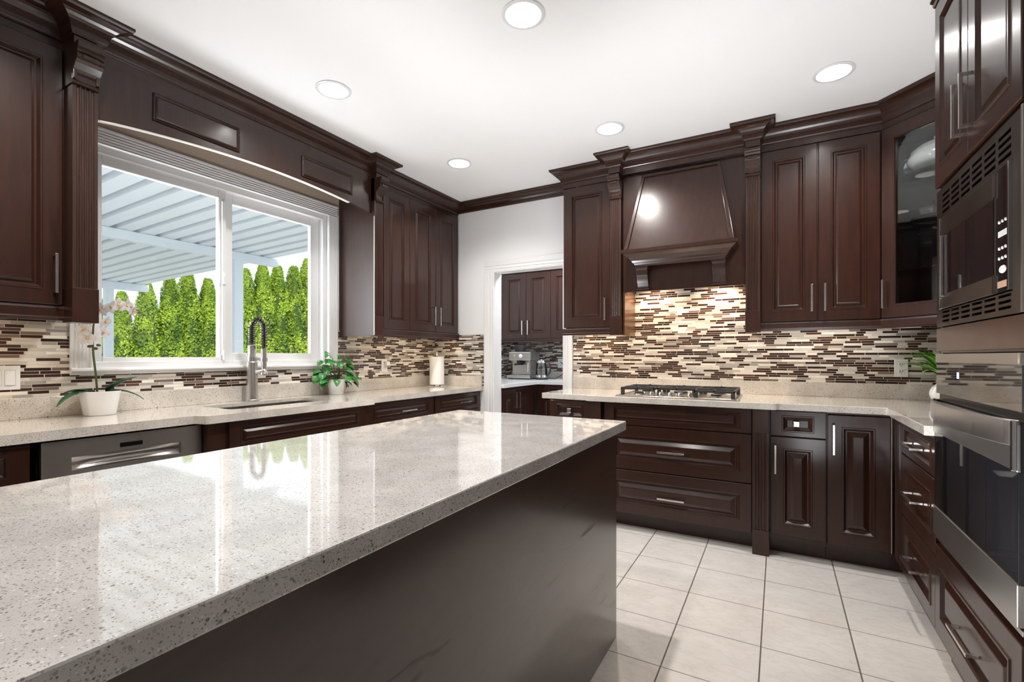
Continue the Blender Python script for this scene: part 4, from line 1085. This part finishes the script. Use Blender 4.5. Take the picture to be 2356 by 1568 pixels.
# ------------------------------------------------------------------ switches and outlets
def outlet(loc, rz, label, w_=.071, h_=.114, kind='duplex', name='power_outlet'):
    t = thing(name, label, 'switch' if kind == 'switch' else 'outlet', loc, rz)
    m = MB(); m.box(-w_/2, w_/2, -.006, 0, -h_/2, h_/2); m.build('plate', WPLAST, t, 0.002)
    if kind == 'duplex':
        for z in (-.022, .022):
            m = MB(); m.box(-.015, .015, -.0085, -.006, z-.016, z+.016); f = m.build('socket', WPLAST, t, 0.002)
            m = MB(); m.box(-.008, -.005, -.0095, -.008, z-.004, z+.008); m.box(.005, .008, -.0095, -.008, z-.003, z+.007); m.box(-.002, .002, -.0095, -.008, z-.012, z-.008); m.build('slot', BPLAST, f)
    elif kind == 'switch':
        n = int(w_/.046)
        for k in range(n):
            xc = (k-(n-1)/2)*.046
            m = MB(); m.box(xc-.0185, xc+.0185, -.0068, -.006, -.036, .036); m.build('rocker_gap', GPLAST, t)
            m = MB(); m.loops([[(xc-.0170, -.006, -.0345), (xc+.0170, -.006, -.0345), (xc+.0170, -.006, .0345), (xc-.0170, -.006, .0345)], [(xc-.0165, -.0105, -.034), (xc+.0165, -.0105, -.034), (xc+.0165, -.008, .034), (xc-.0165, -.008, .034)]], True, True); m.build('rocker', WPLAST, t)
    return t
outlet((TX, .7395, 1.094), PI/2, 'white multi-rocker light switch plate at the left edge', .162, .112, 'switch', 'light_switch')
t = outlet((TX, 3.190, 1.111), PI/2, 'white wall outlet with a plug-in adapter left of the paper towels')
m = MB(); m.box(-.004, .040, -.036, -.009, .0, .036); m.build('adapter', WPLAST, t, 0.004)
outlet((.690, YW-.010, 1.117), 0, 'white duplex outlet right of the cooktop, beside the spiky plant')

# ------------------------------------------------------------------ pantry behind the doorway
t = thing('upper_cabinet', 'dark pantry wall cabinet with raised panel doors seen through the doorway', 'cabinet', (-3.085, 5.240, 0), 0)
m = MB(); m.box(0, 2.3, 0, .29, 1.41, 2.235); m.build('body', WOOD, t)
for k in range(6):
    a = .022+k*.333; hx_ = a+.325-.035 if k % 2 == 0 else a+.035
    door(t, a, a+.328, 1.412, 2.225, hx_, 1.545)
rail(t, 0, 2.3, .28, 1.362, 1.412)
m = MB(); m.box(-.012, 2.3, -.035, .29, 2.228, 2.250); m.build('cap_moulding', WOOD, t, 0.004)
t = thing('countertop', 'pale quartz pantry countertop behind the doorway', 'countertop', (-2.7, 4.9, .876))
m = MB(); m.plate(shift([(XW+.011, YW+.135), (-2.37, YW+.135), (-2.37, 4.83), (-.725, 4.83), (-.725, 5.539), (XW+.011, 5.539)], -2.7, 4.9), [], 0, .04); m.build('slab', plain('pale_quartz', (.72, .73, .74), .12), t, 0.003)
m = MB(); m.box(-.40, 1.9, .620, .6385, .04, .125); m.build('upstand', QUARTZ, t)
t = thing('base_cabinet', 'dark pantry base cabinet with paired doors left behind the doorway', 'cabinet', (-2.42, YW+.14, 0), PI/2)
m = MB(); m.box(0, .75, 0, .69, .1, .875); m.build('body', WOOD, t)
m = MB(); m.box(0, .75, .06, .6, 0, .1); m.build('toe_kick', WOOD, t)
door(t, .01, .294, .12, .85, .26, .735, DEEP, ln=.16); door(t, .298, .60, .12, .85, .332, .735, DEEP, ln=.16)
t = thing('base_cabinet', 'dark pantry base cabinet below the coffee machine counter', 'cabinet', (-2.399, 4.855, 0), 0)
m = MB(); m.box(0, 1.6, 0, .68, .1, .875); m.build('body', WOOD, t)
m = MB(); m.box(0, 1.6, .06, .6, 0, .1); m.build('toe_kick', WOOD, t)
for k in range(3):
    a = .10+k*.48; drawer(t, a, a+.46, .715, .862, a+.23, .79, SLIM, .055, sfz=.026); door(t, a, a+.46, .115, .70, a+.04, .60, DEEP)
cmn = thing('coffee_machine', 'silver espresso machine on the pantry counter', 'coffee machine', (-2.735, 5.15, .916))
m = MB(); m.box(-.155, .160, -.13, .16, .012, .050); m.build('drip_tray', STEEL, cmn, 0.006)
m = MB(); m.box(-.150, .10, .0, .16, .05, .315); m.build('body', STEEL, cmn, 0.008)
m = MB(); m.box(-.145, .155, -.10, .16, .225, .330); hd_ = m.build('head', STEEL, cmn, 0.010)
m = MB(); m.lathe([(.024, 0), (.024, .006), (.020, .008)], n=20); b = m.build('gauge', WPLAST, hd_, 0, True, loc=(.02, -.10, .278)); b.rotation_euler = (PI/2, 0, 0)
m = MB(); m.lathe([(.012, 0), (.012, .006), (.010, .008)], n=16); b = m.build('button', NICKEL, hd_, 0, True, loc=(-.065, -.10, .285)); b.rotation_euler = (PI/2, 0, 0)
m = MB(); m.lathe([(.036, .170), (.036, .225)], cx=-.02, cy=-.05, n=24); m.tube([(-.02, -.08, .185), (-.02, -.17, .178)], .012, 10); m.build('portafilter', BPLAST, cmn, 0, True)
m = MB(); m.tube([(.10, -.06, .225), (.115, -.09, .20), (.118, -.10, .09)], .006, 8); m.build('steam_wand', CHROME, cmn, 0, True)
m = MB(); m.lathe([(.055, .330), (.075, .395), (.075, .410), (.06, .420), (.002, .421)], cx=-.07, cy=.05, n=28); m.build('bean_hopper', plain('smoked_plastic', (.04, .04, .042), .15), cmn, 0, True)
m = MB(); m.box(-.145, .15, -.11, .155, 0, .012); m.build('feet', BPLAST, cmn)
kt = thing('electric_kettle', 'glass electric kettle with black handle beside the espresso machine', 'kettle', (-2.47, 5.12, .916))
m = MB(); m.lathe([(.078, .001), (.080, .018), (.074, .024)], n=32); m.build('base', BPLAST, kt, 0, True)
m = MB(); m.lathe([(.073, .026), (.073, .055), (.071, .056)], n=32); m.build('lower_band', CHROME, kt, 0, True)
m = MB(); m.lathe([(.071, .056), (.069, .12), (.056, .195), (.053, .195), (.066, .12), (.068, .058)], n=32, cap0=False, cap1=False); m.build('glass_body', THIN, kt, 0, True)
m = MB(); m.lathe([(.058, .195), (.058, .212), (.046, .226), (.012, .230), (.012, .242), (.002, .244)], n=32); m.build('lid', CHROME, kt, 0, True)
m = MB(); m.tube([(.052, 0, .212), (.095, 0, .205), (.120, 0, .15), (.112, 0, .085), (.072, 0, .040)], .010, 10); m.build('handle', BPLAST, kt, 0, True)
m = MB(); m.tube([(.05, .05, .01), (.14, .10, .008), (.17, .22, .05), (.155, .36, .10), (.105, .385, .185), (.075, .40, .20)], .0045, 8); m.build('power_cord', BPLAST, kt, 0, True)
outlet((-2.405, 5.54, 1.105), 0, 'white outlet on the pantry backsplash with a black plug')
